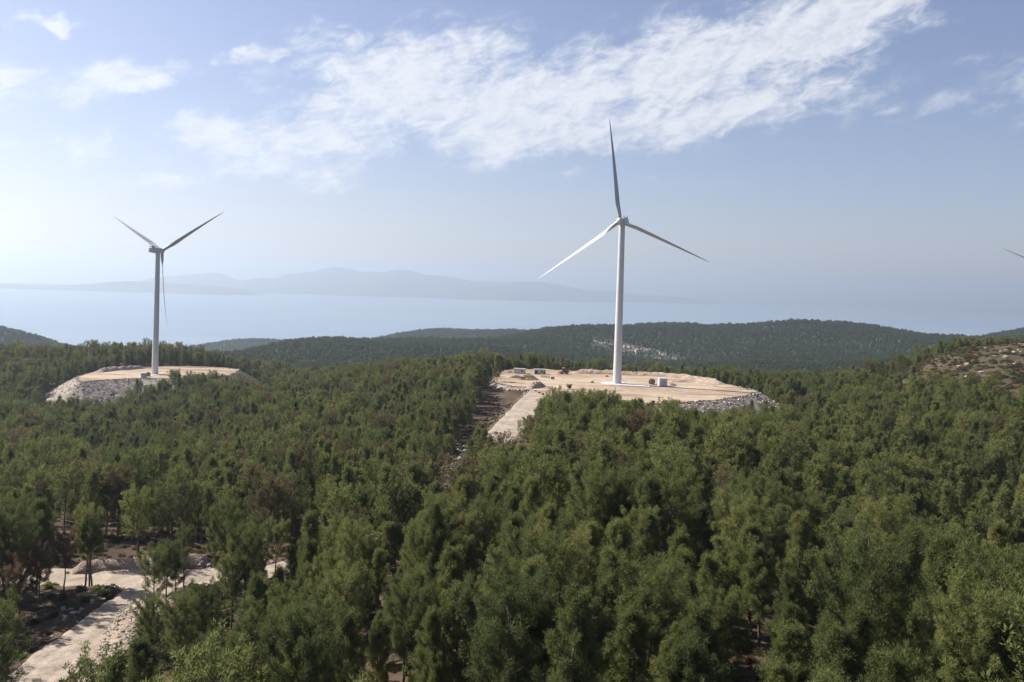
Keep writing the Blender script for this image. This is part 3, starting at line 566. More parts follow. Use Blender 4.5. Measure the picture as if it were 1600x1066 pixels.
def scatter(name, pts, rot, scl, idx, col):
    me = bpy.data.meshes.new(name); me.vertices.add(len(pts)); me.vertices.foreach_set('co', np.asarray(pts, np.float32).ravel())
    for nm, ty, da, key in (('rot', 'FLOAT', rot, 'value'), ('scl', 'FLOAT_VECTOR', scl, 'vector'), ('idx', 'INT', idx, 'value')):
        at = me.attributes.new(nm, ty, 'POINT'); at.data.foreach_set(key, np.asarray(da, np.int32 if ty == 'INT' else np.float32).ravel())
    me.update(); o = link(name, me); ng = bpy.data.node_groups.new(name, 'GeometryNodeTree')
    ng.interface.new_socket('Geometry', in_out='INPUT', socket_type='NodeSocketGeometry'); ng.interface.new_socket('Geometry', in_out='OUTPUT', socket_type='NodeSocketGeometry')
    N, L = ng.nodes, ng.links; gi, go = N.new('NodeGroupInput'), N.new('NodeGroupOutput'); ip = N.new('GeometryNodeInstanceOnPoints'); ci = N.new('GeometryNodeCollectionInfo')
    ci.inputs['Collection'].default_value = col; ci.inputs['Separate Children'].default_value = True; ci.inputs['Reset Children'].default_value = True
    def attr(nm, ty): n = N.new('GeometryNodeInputNamedAttribute'); n.data_type = ty; n.inputs[0].default_value = nm; return n.outputs[0]
    cx = N.new('ShaderNodeCombineXYZ'); L.new(attr('rot', 'FLOAT'), cx.inputs[2]); er = N.new('FunctionNodeEulerToRotation'); L.new(cx.outputs[0], er.inputs[0])
    L.new(gi.outputs[0], ip.inputs['Points']); L.new(ci.outputs[0], ip.inputs['Instance']); ip.inputs['Pick Instance'].default_value = True
    L.new(attr('idx', 'INT'), ip.inputs['Instance Index']); L.new(er.outputs[0], ip.inputs['Rotation']); L.new(attr('scl', 'FLOAT_VECTOR'), ip.inputs['Scale']); L.new(ip.outputs[0], go.inputs[0])
    md = o.modifiers.new('scatter', 'NODES'); md.node_group = ng; return o

def tree_sites():
    sp = 4.75; xs = np.arange(-620, 620, sp); ys = np.arange(20, 800, sp*0.9); X, Y = np.meshgrid(xs, ys); X = X+((np.arange(len(ys)) % 2)*sp/2)[:, None]
    X = (X+(rng.random(X.shape)-.5)*sp*0.95).ravel(); Y = (Y+(rng.random(Y.shape)-.5)*sp*0.95).ravel(); d = np.hypot(X, Y); a = np.abs(np.arctan2(X, Y))
    ok = (a < R(44)) & (d > 64) & (d < 790) | (d > 64) & (d < 150) & (a < R(60)); X, Y = X[ok], Y[ok]
    Z = height(X, Y); px, py, dd = project(np.column_stack([X, Y, Z]))
    keep = ~((np.hypot(X, Y) < 175) & (rng.random(len(X)) < 0.20))
    da, _ = seg_dist(X, Y, roadA); db, _ = seg_dist(X, Y, roadB); keep &= db > W_B+1.8
    for pl, hw in ROADS: keep &= seg_dist(X, Y, pl)[0] > hw+(2.0 if hw > 4 else 1.3)
    for poly, zp in ((padA, ZA), (padB, ZB)):
        s = poly_sd(X, Y, poly); _, fill, _ = carve(X, Y, True); keep &= (s > 2.5) & ~((fill > 0.3) & (s < 34))
    keep &= ~in_poly(X, Y, clear_zone); keep &= ~scrub(X, Y)
    patch = fbm(X, Y, 30, 3, 40); keep &= ~((patch < 0.30) & (rng.random(len(X)) < 0.75))
    keep &= ~((X < -25) & (dd < 135) & (dd > 60) & (px < 215) & (rng.random(len(X)) < 0.50))                 # thin stand by the side road
    keep &= ~((px > 60) & (px < 400) & (dd > 150) & (dd < 178) & (rng.random(len(X)) < 0.62))               # thin stand behind the road bank
    keep &= ~((px < 205) & (py > 905) & (py < 1080) & (db < 16) & (rng.random(len(X)) < 0.85))
    keep &= ~((px > 60) & (px < 225) & (py > 905) & (dd < 150) & (da < 16) & (rng.random(len(X)) < 0.80))
    return X[keep], Y[keep], Z[keep]
TX, TY, TZ = tree_sites()
# a few trees the photograph shows at a definite spot: (px, py of the foot, ground z, shape index, scale, dry)
SPOTS = [(132, 915, -50.6, 7, 1.0, 0), (139, 915, -50.6, 4, .92, 0), (144, 917, -50.5, 7, .9, 0), (240, 985, -49.5, 4, .85, 0), (262, 975, -49.6, 7, .9, 0), (273, 968, -49.7, 4, .8, 0), (226, 1005, -49, 5, .5, 0),
         (30, 960, -50, 0, .8, 1), (62, 945, -50.4, 0, .75, 1), (15, 985, -49.6, 4, .75, 1), (100, 935, -50.6, 4, .8, 1), (505, 796, -54, 0, 1.0, 2), (552, 880, -49.6, 7, .95, 0), (571, 878, -49.4, 4, .95, 0), (430, 920, -49.5, 4, .9, 0), (776, 599, -49, 2, 1.35, 0), (999, 672, -53, 2, 1.3, 0)]
fx = []
for px, py, z, k, s, dry in SPOTS:
    v = on_plane(px, py, z); fx.append((v[0], v[1], gz(v[0], v[1]), k, s, dry))
fxy = np.array([(q[0], q[1]) for q in fx]); md_ = np.min(np.hypot(TX[:, None]-fxy[None, :, 0], TY[:, None]-fxy[None, :, 1]), 1); k_ = md_ > 3.0; TX, TY, TZ = TX[k_], TY[k_], TZ[k_]
n = len(TX); TK = rng.choice([0, 1, 2, 3, 4, 5, 6, 7, 8, 9, 10, 11, 2, 3, 8, 8, 11], n); px_, py_, dd_ = project(np.column_stack([TX, TY, TZ]))
right = (px_ > 620) & (dd_ < 260); TK = np.where(right & np.isin(TK, (4, 7)) & (rng.random(n) < .8), rng.choice([5, 6, 1, 3, 2, 11, 8], n), TK)
thin = (px_ < 420) & (dd_ < 190); TK = np.where(thin & (rng.random(n) < .55), rng.choice([4, 7, 0, 9], n), TK)
TS = (0.62+0.62*rng.random(n))*(0.86+0.32*fbm(TX, TY, 40, 2, 77)); TS *= np.interp(dd_, [60, 140, 220], [1.16, 1.10, 1.0]); TD = (rng.random(n) < 0.0015+0.04*(px_ < 60)*(dd_ < 200)).astype(int)
TX = np.concatenate([TX, [q[0] for q in fx]]); TY = np.concatenate([TY, [q[1] for q in fx]]); TZ = np.concatenate([TZ, [q[2] for q in fx]]); TK = np.concatenate([TK, [q[3] for q in fx]]).astype(int)
TS = np.concatenate([TS, [q[4] for q in fx]]); TD = np.concatenate([TD, [q[5] for q in fx]]).astype(int); n = len(TX); TR = rng.random(n)*6.28; special = np.arange(n) >= n-len(fx)
# stretches of road and bank that the wood leaves open to the viewpoint
GAPS = [(240, 905, -51), (255, 903, -51), (270, 900, -51), (275, 888, -50.5), (250, 890, -50.5), (232, 922, -50.9), (320, 895, -50.9)]+[(px, 905, -51) for px in (118, 150, 180, 205, 290, 305)]+[(px, 888, -50) for px in (170, 200, 290, 310)]+[(222, 932, -50.8), (200, 945, -50.5), (176, 965, -50.3), (150, 990, -50), (118, 1012, -49.7), (85, 1040, -49.4), (50, 1066, -49.1), (150, 1040, -49), (100, 1060, -49),
        (160, 945, -49.5), (120, 965, -49.3), (80, 990, -49), (140, 930, -50), (40, 1030, -48.8), (850, 612, -49), (835, 628, -50), (820, 645, -51), (805, 660, -51.8), (845, 626, -50), (832, 648, -51), (817, 666, -52), (790, 674, -52.5), (776, 684, -52.6), (796, 683, -52.5), (578, 838, -51), (425, 893, -50.8), (440, 886, -50.8),
        (760, 640, -54), (740, 670, -54), (775, 655, -53.5), (790, 640, -53), (795, 622, -51), (1035, 640, -52), (1065, 645, -53), (1095, 646, -54), (1125, 643, -54), (1155, 640, -54), (1185, 636, -53), (1208, 640, -55),
        (95, 618, -78), (115, 612, -74), (135, 618, -75), (160, 622, -76), (190, 618, -74), (215, 612, -72), (240, 600, -68), (255, 588, -66), (285, 587, -66), (315, 585, -66), (340, 584, -66), (165, 1000, -49.3), (190, 985, -49.5), (175, 1050, -48.8)]
blk = np.zeros(n, bool); xb_, yb_, db_ = project(np.column_stack([TX, TY, TZ])); HT = np.array([q[1] for q in SHAPES])[TK]*TS; WT = np.array([q[2] for q in SHAPES])[TK]*TS; BT = np.array([q[3] for q in SHAPES])[TK]
for gx, gy, gzz in GAPS:
    gd_ = on_plane(gx, gy, gzz)[1]; yt, yl = yb_-FOC*HT/db_, yb_-FOC*HT*np.where(BT > .4, BT*.9, 0.05)/db_
    blk |= (db_ < gd_+1) & (np.abs(xb_-gx) < FOC*WT*0.42/db_+2) & (gy > yt-2) & (gy < yl+2)
k_ = ~blk | special; TX, TY, TZ, TK, TS, TD, TR, special = (q[k_] for q in (TX, TY, TZ, TK, TS, TD, TR, special)); n = len(TX)
# the 300 pines that show largest: nearest ones whose upper crown is inside the frame
px_, py_, dd_ = project(np.column_stack([TX, TY, TZ+8*TS])); seen = (px_ > -25) & (px_ < 1625) & (py_ < 1075)
score = np.where(special & seen, -1, np.where(seen, dd_, 1e9)); near = np.argsort(score)[:300]; isnear = np.zeros(n, bool); isnear[near] = True; isnear &= score < 1e8
def where_label(px, py, d, i):
    if px < 330 and d < 150: return 'beside the pale side road', 'pines beside the side road'
    if px < 480: return 'between the two pale roads', 'pines between the two roads'
    if px < 800: return 'above the pale gravel road', 'pines on the slope above the road'
    if px < 1200: return 'on the central knoll', 'pines on the central knoll'
    return 'on the right hand slope', 'pines on the right slope'
SPOT_TEXT = {0: 'left one of three tall bare trunked pines in front of the road bank', 1: 'middle one of three tall pines in front of the road bank', 2: 'right one of three tall pines in front of the road bank',
             3: 'slim open pine leaning over the bend of the side road', 4: 'tall bare trunked pine right beside the road fork', 5: 'second bare trunked pine right of the road fork', 6: 'small bushy pine on the stony side road verge',
             7: 'rust brown dying pine, largest of those left of the side road', 8: 'brown dying pine just behind the dark road cutting', 9: 'thin brown dying pine nearest the left edge of the photo', 10: 'browning open pine next to the three tall trunks',
             11: 'reddish brown dead pine standing alone in the green wood', 12: 'left one of two dark trunked pines before a pale road gap', 13: 'right one of two dark trunked pines before a pale road gap', 14: 'pine with bare trunk before the white road patch', 15: 'tallest dark pine on the skyline left of the site cabins', 16: 'pointed pine rising in front of the main pad below the tower'}
n0 = n-len(fx)
TW = np.where(px_ < 700, 0.90, 1.0); TH = np.where(px_ < 700, 1.06, 1.0)+0.22*(rng.random(n)-0.35)
for j in near:
    if not isnear[j]: continue
    k = TK[j]; s = TS[j]; wl, grp = where_label(px_[j], py_[j], dd_[j], j); row = 'at the bottom edge' if py_[j] > 960 else 'in the front ranks' if py_[j] > 860 else 'farther up'
    if special[j]: lab, grp = SPOT_TEXT[j-n0], 'pines by the road fork' if px_[j] < 600 else 'pines around the main pad'
    elif TD[j]: lab, grp = 'brown dry %s pine %s, %s' % (LOOK[k], wl, row), 'dry pines'
    else: lab = '%s green pine %s, %s' % (LOOK[k], wl, row)
    root = empty('pine_tree', (TX[j], TY[j], TZ[j]-0.1), TR[j], lab, 'pine tree', grp); root.scale = (s*TW[j], s*TW[j], s*TH[j])
    cm, tm = (near_crown[k], near_trunk[k]) if not TD[j] else dry_crown[{0: 0, 4: 1}.get(k, 2)]
    link('crown', cm, root); link('trunk', tm, root)
mid_col, nmid = proto_coll('mid_pine', 1, [M_needle, M_dry, M_tired])
far_col, nfar = proto_coll('far_pine', 2, [M_canopy])
o = ~isnear; sc = np.column_stack([TS*TW, TS*TW, TS*TH])[o]; ix = np.where(TD[o] > 0, 12+rng.integers(0, 2, o.sum()), np.where((rng.random(o.sum()) < np.where(px_[o] < 820, .09, .025)), 14+rng.integers(0, 2, o.sum()), TK[o]))
tag(scatter('pine_forest', np.column_stack([TX, TY, TZ-0.1])[o], TR[o], sc, ix, mid_col), kind='stuff')

def far_forest():
    X, Y = [], []; d = 790.0
    while d < 4050:
        st = 6.3+d*0.0019; k = int(R(80)*d/st); a = R(-40)+R(80)*(np.arange(k)+rng.random(k))/k; dd = d+(rng.random(k)-.5)*st; X.append(dd*np.sin(a)); Y.append(dd*np.cos(a)); d += st*0.95
    X, Y = np.concatenate(X), np.concatenate(Y); Z = natural(X, Y); D = np.hypot(X, Y); A = np.arctan2(X, Y); E = (Z+14)/D
    ka = ((A-R(-40))/R(80)*400).astype(int).clip(0, 399); run = np.full(400, -1.0); keep = np.zeros(len(X), bool); order = np.argsort(D)
    # running horizon from the near ground as well
    gd = np.geomspace(60, 3950, 260); ga = R(-40)+R(80)*(np.arange(400)+.5)/400; GD, GA = np.meshgrid(gd, ga, indexing='ij'); GE = natural(GD*np.sin(GA), GD*np.cos(GA))/GD; GM = np.maximum.accumulate(GE, 0)
    ki = np.searchsorted(gd, D*0.985).clip(1, 259)-1; keep = E+10/D > GM[ki, ka]
    keep &= Z > -297
    px, py, _ = project(np.column_stack([X, Y, Z])); thin = fbm(X, Y, 90, 3, 52)
    keep &= ~((thin < 0.19) & (rng.random(len(X)) < 0.45)); 
    v = (px > 925) & (px < 1075) & (py > 528) & (py < 566) & (D > 1900) & (D < 2250); line = 533+(px-930)*0.23; keep &= ~(v & (np.abs(py-line-2) < 9) & (rng.random(len(X)) < 0.8))
    X, Y, Z = X[keep], Y[keep], Z[keep]; n = len(X); s = (0.75+0.4*rng.random(n))*np.clip(np.hypot(X, Y)/2400, .85, 1.2); print('far trees', n)
    return tag(scatter('distant_forest', np.column_stack([X, Y, Z-0.4]), rng.random(n)*6.28, np.column_stack([s*1.15, s*1.15, s*0.9]), rng.integers(0, nfar, n), far_col), kind='stuff')
far_forest()

# undergrowth and scrub
def shrub_coll():
    col = bpy.data.collections.new('shrub_shapes')
    for i in range(5):
        g = np.random.default_rng(900+i); k = 46; c = g.normal(0, 1, (k, 3)); c /= np.linalg.norm(c, axis=1)[:, None]; c *= (0.35+0.65*g.random((k, 1))); c[:, 2] = np.abs(c[:, 2])*0.8; c *= np.array([0.8, 0.7, 0.75])
        nn = 16; r = g.normal(0, 1, (k, nn, 3)); r /= np.linalg.norm(r, axis=2)[..., None]; dv = r+c[:, None]*0.6+np.array([0, 0, .3]); dv /= np.linalg.norm(dv, axis=2)[..., None]; sdv = np.cross(dv, g.normal(0, 1, (k, nn, 3))); sdv /= np.linalg.norm(sdv, axis=2)[..., None]
        b = c[:, None]+r*0.1; L = 0.16+0.2*g.random((k, nn, 1)); V = np.stack([b, b+dv*L*.5+sdv*.05, b+dv*L, b+dv*L*.5-sdv*.05], 2).reshape(-1, 3)
        col.objects.link(bpy.data.objects.new('shrub_shape_%d' % i, mesh_np('shrub', V, quads=np.arange(len(V)).reshape(-1, 4), mats=(M_shrub if i < 3 else M_needle if i == 3 else M_dry,))))
    return col
SH = shrub_coll()
def undergrowth():
    n = 9000; d = np.sqrt(rng.random(n)*(330**2-55**2)+55**2); a = R(-36)+R(72)*rng.random(n); X, Y = d*np.sin(a), d*np.cos(a)
    n2 = 12000; p = np.array(SCR); X2 = p[:, 0].min()+rng.random(n2)*np.ptp(p[:, 0]); Y2 = p[:, 1].min()+rng.random(n2)*np.ptp(p[:, 1]); m = scrub(X2, Y2) & ((fbm(X2, Y2, 22, 3, 61) > 0.45) | (rng.random(n2) < 0.30)); X2, Y2 = X2[m], Y2[m]
    p = np.array(clear_zone); n3 = 2600; X3 = p[:, 0].min()+rng.random(n3)*np.ptp(p[:, 0]); Y3 = p[:, 1].min()+rng.random(n3)*np.ptp(p[:, 1]); m = in_poly(X3, Y3, clear_zone); X3, Y3 = X3[m], Y3[m]
    s = np.concatenate([0.5+0.7*rng.random(n), 0.8+1.7*rng.random(len(X2))**2, 0.3+0.7*rng.random(len(X3))**2]); ix = np.concatenate([rng.choice([0, 1, 2, 3, 4], n), rng.choice([0, 1, 2, 3, 3, 4], len(X2)), rng.choice([0, 1, 2, 4, 4], len(X3))])
    n4 = 900; v4 = np.array([on_plane(q, w, -49.3)[:2] for q, w in zip(rng.uniform(150, 420, n4), rng.uniform(900, 1066, n4))]); X4, Y4 = v4[:, 0], v4[:, 1]; s = np.concatenate([s, 0.35+1.0*rng.random(n4)**2]); ix = np.concatenate([ix, rng.choice([0, 1, 2, 3, 3], n4)])
    X, Y = np.concatenate([X, X2, X3, X4]), np.concatenate([Y, Y2, Y3, Y4])
    k = np.ones(len(X), bool)
    for pl, hw in ROADS: k &= seg_dist(X, Y, pl)[0] > hw+.8
    for poly in (padA, padB): k &= poly_sd(X, Y, poly) > 16
    X, Y, s, ix = X[k], Y[k], s[k], ix[k]; Z = height(X, Y)
    tag(scatter('undergrowth', np.column_stack([X, Y, Z-0.1]), rng.random(len(X))*6.28, np.column_stack([s, s, s*0.9]), ix, SH), kind='stuff')
undergrowth()

# ------------------------------------------------------------------ wind turbines
def airfoil(chord, th, n=18):
    out = []
    for k in range(n):
        a = 2*math.pi*k/n; x = 0.5*(1+math.cos(a)); t = 5*th*(0.2969*math.sqrt(x)-0.126*x-0.3516*x*x+0.2843*x**3-0.1015*x**4)
        out.append(((x-0.32)*chord, (t if a <= math.pi else -t)*chord))
    return out
def make_turbine(label, loc, rz, alphas, front_view, pitch, hub_h=85.0, Rb=52.5):
    root = empty('wind_turbine', loc, rz, label, 'wind turbine', 'white wind turbines')
    tp = hub_h-2.0; mb = MB(); prof = [(2.25, -0.3), (2.25, 0.25), (2.15, 0.26)]
    for k in range(1, 25):
        z = tp*k/24; r = 2.15-0.6*(k/24)**1.1
        if k in (7, 14, 19): prof += [(r, z-.08), (r+.035, z-.07), (r+.035, z+.07), (r, z+.08)]
        else: prof.append((r, z))
    tower = mb.lathe(prof, 48).build('tower', M_white, root, True)
    dr = MB().box((-1.98, -0.95, 2.9), (0.12, 1.0, 2.3), R(26), 0.03).build('door', M_cabin, tower)
    st = MB(); 
    for k in range(8): st.box((-2.5-0.28*k, -1.25-0.13*k, 1.55-0.2*k), (0.3, 1.1, 0.05), R(26))
    st.tube([(-2.3, -1.6, 2.6), (-4.5, -2.7, 1.0)], .03, 6); st.tube([(-2.1, -0.6, 2.6), (-4.2, -1.7, 1.0)], .03, 6); st.build('entrance_stair', M_white, tower)
    nac = MB(); rings = []
    for y, w, h, zo in ((-7.4, 1.5, 1.5, .25), (-7.2, 1.75, 1.75, .2), (-2, 1.9, 1.95, .0), (2.2, 1.85, 1.9, 0), (2.9, 1.45, 1.5, 0)):
        rings.append([Vector((w*math.copysign(abs(math.cos(a))**.45, math.cos(a)), y, hub_h+zo+h*math.copysign(abs(math.sin(a))**.45, math.sin(a)))) for a in [2*math.pi*(k+.5)/24 for k in range(24)]])
    nacelle = nac.loft(rings).build('nacelle', M_white, root, True)
    MB().box((0, -6.0, hub_h+2.25), (2.6, 1.7, 0.75), 0, .08).build('cooler', M_dark, nacelle)
    an = MB().tube([(-1, -6.9, hub_h+2), (-1, -6.9, hub_h+3.6)], .06, 6).tube([(1, -6.9, hub_h+2), (1, -6.9, hub_h+3.6)], .06, 6).tube([(-1.3, -6.9, hub_h+3.4), (1.3, -6.9, hub_h+3.4)], .05, 6).box((-1, -6.9, hub_h+3.7), (.35, .35, .2)).box((1, -7.1, hub_h+3.7), (.1, .7, .25))
    an.build('wind_vane', M_dark, nacelle)
    Mh = Matrix.Translation((0, 2.95, hub_h)) @ Matrix.Rotation(-math.pi/2, 4, 'X')
    MB().lathe([(1.5, 0), (1.75, .5), (1.8, 1.5), (1.6, 2.3), (1.15, 2.95), (.6, 3.3), (.05, 3.42)], 32, Mh).build('hub', M_white, root, True)
    for a in alphas:
        a = R(a); ca, sa = math.cos(a)*(-1 if front_view else 1), math.sin(a); e = Vector((ca, 0, sa)); ax = Vector((0, 1, 0)); tg = ax.cross(e).normalized(); rings = []
        for k in range(34):
            s = k/33; r = 1.0+(Rb-1.0)*s
            ch = 1.9 if r < 3 else 1.9+0.6*math.sin(min(1, (r-3)/8)*math.pi/2) if r < 11 else 2.34*(1-((r-11)/(Rb-11)))**0.85+0.18
            if s == 1: ch = 0.12
            rel = 1.0 if r < 3 else max(0.16, 1.0-(r-3)/9) if r < 13 else 0.18; tw = R(pitch)+R(13)*(1-s)**2.2
            c = e*r+ax*(4.4+0.035*r+3.6*s**2.3); c.z += hub_h
            blend = min(1, max(0, (r-3)/6)); pts = airfoil(ch, rel)
            circ = [(1.05*math.cos(2*math.pi*q/18), 1.05*math.sin(2*math.pi*q/18)) for q in range(18)]
            ring = []
            for (x, y), (x2, y2) in zip(pts, circ):
                u, w = x*blend+x2*(1-blend), y*blend+y2*(1-blend); ring.append(c+tg*(u*math.cos(tw)-w*math.sin(tw))+ax*(u*math.sin(tw)+w*math.cos(tw)))
            rings.append(ring)
        MB().loft(rings).build('blade', M_blade, root, True)
    return root
tA = on_plane(964, 600, ZA); tB = on_plane(242, 585, ZB); tC = P(1652, 571, 800)
make_turbine('tall white wind turbine on the round gravel pad between the woods', (tA[0], tA[1], ZA+0.35), R(158), (96.3, 216.3, -23.7), True, 35)
make_turbine('smaller looking wind turbine with one blade hanging down on the left rubble pad', (tB[0], tB[1], ZB+0.2), R(-16), (31.7, 151.7, 271.7), False, 30)
zc = gz(tC[0], tC[1]); make_turbine('wind turbine mostly out of frame with only one blade tip showing', (tC[0], tC[1], zc), R(158), (156.5, 276.5, 36.5), True, 35, hub_h=P(1646, 426, 800)[2]-zc)

# ------------------------------------------------------------------ things on the pads
def at(px, py, z=ZA+0.1): v = on_plane(px, py, z); return (v[0], v[1], z)
def on_ground(px, py, z):
    v = on_plane(px, py, z); return (v[0], v[1], gz(v[0], v[1]))
def facing(p): return -math.atan2(p[0], p[1])       # local X to the right, local -Y towards the viewer
def foundation(px, py, z, label, w, d):
    p = at(px, py, z); o = MB().lathe([(w, -.3), (w, .22), (w-.08, .30), (w-.1, .30)], 48).build('foundation_slab', M_conc, None, False, (p[0], p[1], z)); tag(o, label, 'foundation'); return o
foundation(964, 600, ZA+0.1, 'round concrete foundation slab under the main turbine tower', 8.5, 8); foundation(242, 585, ZB+0.08, 'concrete foundation slab under the left turbine tower', 6, 6)
p = at(985, 603.5, ZA); o = MB().box((0, 0, .25), (20, 6, .4), 0, .06).box((-7, -3.6, .18), (3, 1.2, .22)).build('paved_apron', M_conc, None, False, (p[0], p[1], ZA+.08)); o.rotation_euler.z = facing(p)-.06; tag(o, 'grey concrete apron strip in front of the main tower foot', 'slab')
def cabin(px, py, label, rz, variant):
    p = at(px, py); r = empty('site_cabin', p, facing(p)+rz, label, 'site cabin', 'white site cabins')
    L, D, H = 6.6, 2.6, 2.55; w = MB().box((0, 0, H/2+.3), (L, D, H), 0, .04)
    for k in range(13): w.box((-L/2+.25+k*.5, -D/2-.02, H/2+.3), (.05, .04, H-.25))
    w.build('wall', M_cabin, r); MB().box((0, 0, H+.36), (L+.24, D+.3, .14), 0, .03).box((0, 0, H+.46), (L-.4, D-.4, .08)).build('roof', M_wall, r)
    MB().box((0, -D/2+.3, .13), (L-.4, .2, .3)).box((0, D/2-.3, .13), (L-.4, .2, .3)).build('skid', M_dark, r)
    for x in ((-1.6, .9) if variant else (1.6,)):
        f = MB().box((x, -D/2-.06, 1.75), (1.1, .08, .9)).build('window', M_glass, r); MB().box((x, -D/2-.08, 2.23), (1.25, .12, .08)).box((x, -D/2-.09, 1.27), (1.25, .14, .07)).build('window_frame', M_wall, f)
    dx = 2.4 if variant else -.6; d = MB().box((dx, -D/2-.05, 1.35), (.85, .07, 1.95), 0, .01).build('door', M_brown if variant else M_cabin, r); MB().box((dx+.3, -D/2-.11, 1.3), (.12, .06, .04)).build('handle', M_dark, d)
    if not variant: MB().box((-L/2-.05, 0, 1.75), (.07, .7, .8)).build('window', M_glass, r)
    if variant: MB().box((-L/2+.9, -D/2-.5, 1.2), (1.4, .9, 1.6), 0, .03).build('recess_shade_box', M_dark, r)  # dark box stands in for the shade of a wall recess
    return r
cabin(812, 584, 'plain white site cabin, left of the pair behind the brush pile', R(-10), 0)
cabin(843.5, 585, 'white site cabin with dark recess, right of the pair near the barriers', R(2), 1)
def brush_heap(name, px, py, z, w, d, h, label, n, mat, cat='brush pile'):
    p = at(px, py, z); g = random.Random(hash(name) % 1000+int(px)); mb = MB()
    for k in range(n):
        a = g.random()*6.28; q = g.random()**.6; x, y = q*w/2*math.cos(a), q*d/2*math.sin(a); hh = h*(1-q*q)*(0.35+.65*g.random()); b = g.random()*6.28; L = .5+1.1*g.random()
        dz = g.uniform(-.15, .5); mb.tube([(x-L*.5*math.cos(b), y-L*.5*math.sin(b), max(0.02, hh-dz*.3)), (x, y, hh+.08), (x+L*.5*math.cos(b), y+L*.5*math.sin(b), max(.02, hh+dz))], [.05, .04, .015], 4)
    return tag(mb.build(name, mat, None, False, p), label, cat)
def heap(name, px, py, z, w, d, h, label, mat, cat, rz=0):
    p = at(px, py, z); n = 26; xs = np.linspace(-1, 1, n); X, Y = np.meshgrid(xs, xs); rr = np.hypot(X, Y); H = np.clip(1-rr**1.7, 0, 1)*h*(.55+.9*fbm(X*w+px, Y*d, 1.6, 3, int(px)))-.08
    idx = np.arange(n*n).reshape(n, n); q = np.stack([idx[:-1, :-1], idx[:-1, 1:], idx[1:, 1:], idx[1:, :-1]], -1).reshape(-1, 4); o = link(name, mesh_np(name, np.stack([X*w/2, Y*d/2, H], -1).reshape(-1, 3), quads=q, mats=(mat,)), None, p); o.rotation_euler.z = rz; return tag(o, label, cat)
brush_heap('brush_pile', 826, 594, ZA, 11, 7, 3.2, 'large grey brown pile of cut branches in front of the cabins', 700, M_deadwood)
brush_heap('brush_pile', 808, 591, ZA, 9, 4, 1.5, 'low brown spread of cut branches under the left cabin', 320, M_deadwood)
brush_heap('brush_pile', 797, 583, ZA, 4, 3, 1.2, 'small brush pile at the left end of the plain cabin', 90, M_deadwood)
heap('earth_mound', 838, 606, ZA-.1, 18, 7, 3.0, 'grey brown earth mound between the terrace and the gravel road', M_berm, 'mound', R(58))
# loader behind the barriers
p = at(881, 585); r = empty('wheel_loader', p, facing(p)+R(12), 'small brown and orange loader parked at the back of the main pad', 'loader'); r.scale = (1.35, 1.35, 1.35)
MB().box((.9, 0, 1.25), (2.3, 1.5, .9), 0, .12).box((-.6, 0, .95), (1.4, 1.2, .5), 0, .06).build('body', M_brown, r)
c = MB().box((-.15, 0, 2.0), (1.25, 1.35, 1.3), 0, .1).build('cab', M_glass, r); MB().box((-.15, 0, 2.72), (1.45, 1.5, .12), 0, .03).build('cab_roof', M_orange, c)
MB().box((-1.7, .45, 1.0), (1.7, .16, .25), 0, .02, 0, R(-18)).box((-1.7, -.45, 1.0), (1.7, .16, .25), 0, .02, 0, R(-18)).build('lift_arm', M_orange, r)
MB().loft([[Vector((-2.4, y, .2)), Vector((-3.3, y, .12)), Vector((-3.1, y, .25)), Vector((-2.55, y, .5)), Vector((-2.55, y, 1.0)), Vector((-2.4, y, 1.0))] for y in (-1, 1)]).build('bucket', M_orange, r)
for x, y in ((-.95, -.85), (-.95, .85), (1.15, -.85), (1.15, .85)):
    wh = MB().lathe([(.35, -.2), (.62, -.22), (.68, -.1), (.68, .1), (.62, .22), (.35, .2)], 20, Matrix.Translation((x, y, .66)) @ Matrix.Rotation(math.pi/2, 4, 'X')).build('wheel', M_dark, r); MB().lathe([(.3, -.24), (.3, .24)], 12, Matrix.Translation((x, y, .66)) @ Matrix.Rotation(math.pi/2, 4, 'X')).build('rim', M_orange, wh)
# barriers by the road end
for k, (px, py) in enumerate(((846.5, 590), (849.5, 590.3), (852.5, 590.8), (855, 591.2), (858, 591.6))):
    p = at(px, py); r = empty('road_barrier', p, facing(p)+R(20), 'short pale road barrier with dark posts in the row beside the olive box', 'barrier', 'row of short road barriers')
    MB().box((-.42, 0, .55), (.1, .3, 1.1)).build('post', M_dark, r); MB().box((.42, 0, .55), (.1, .3, 1.1)).build('post', M_dark, r); MB().box((0, 0, .9), (1.0, .08, .24)).box((0, 0, .5), (1.0, .08, .2)).build('rail', M_wall, r)
p = at(863.5, 593); r = empty('equipment_box', p, facing(p)+R(-8), 'olive green box standing at the end of the barrier row', 'box'); MB().box((0, 0, .65), (1.7, 1.2, 1.2), 0, .05).build('body', M_green, r); MB().box((0, 0, 1.3), (1.8, 1.3, .12), 0, .03).build('lid', M_green, r); MB().box((0, -.63, .5), (.5, .05, .35)).build('vent', M_wall, r)
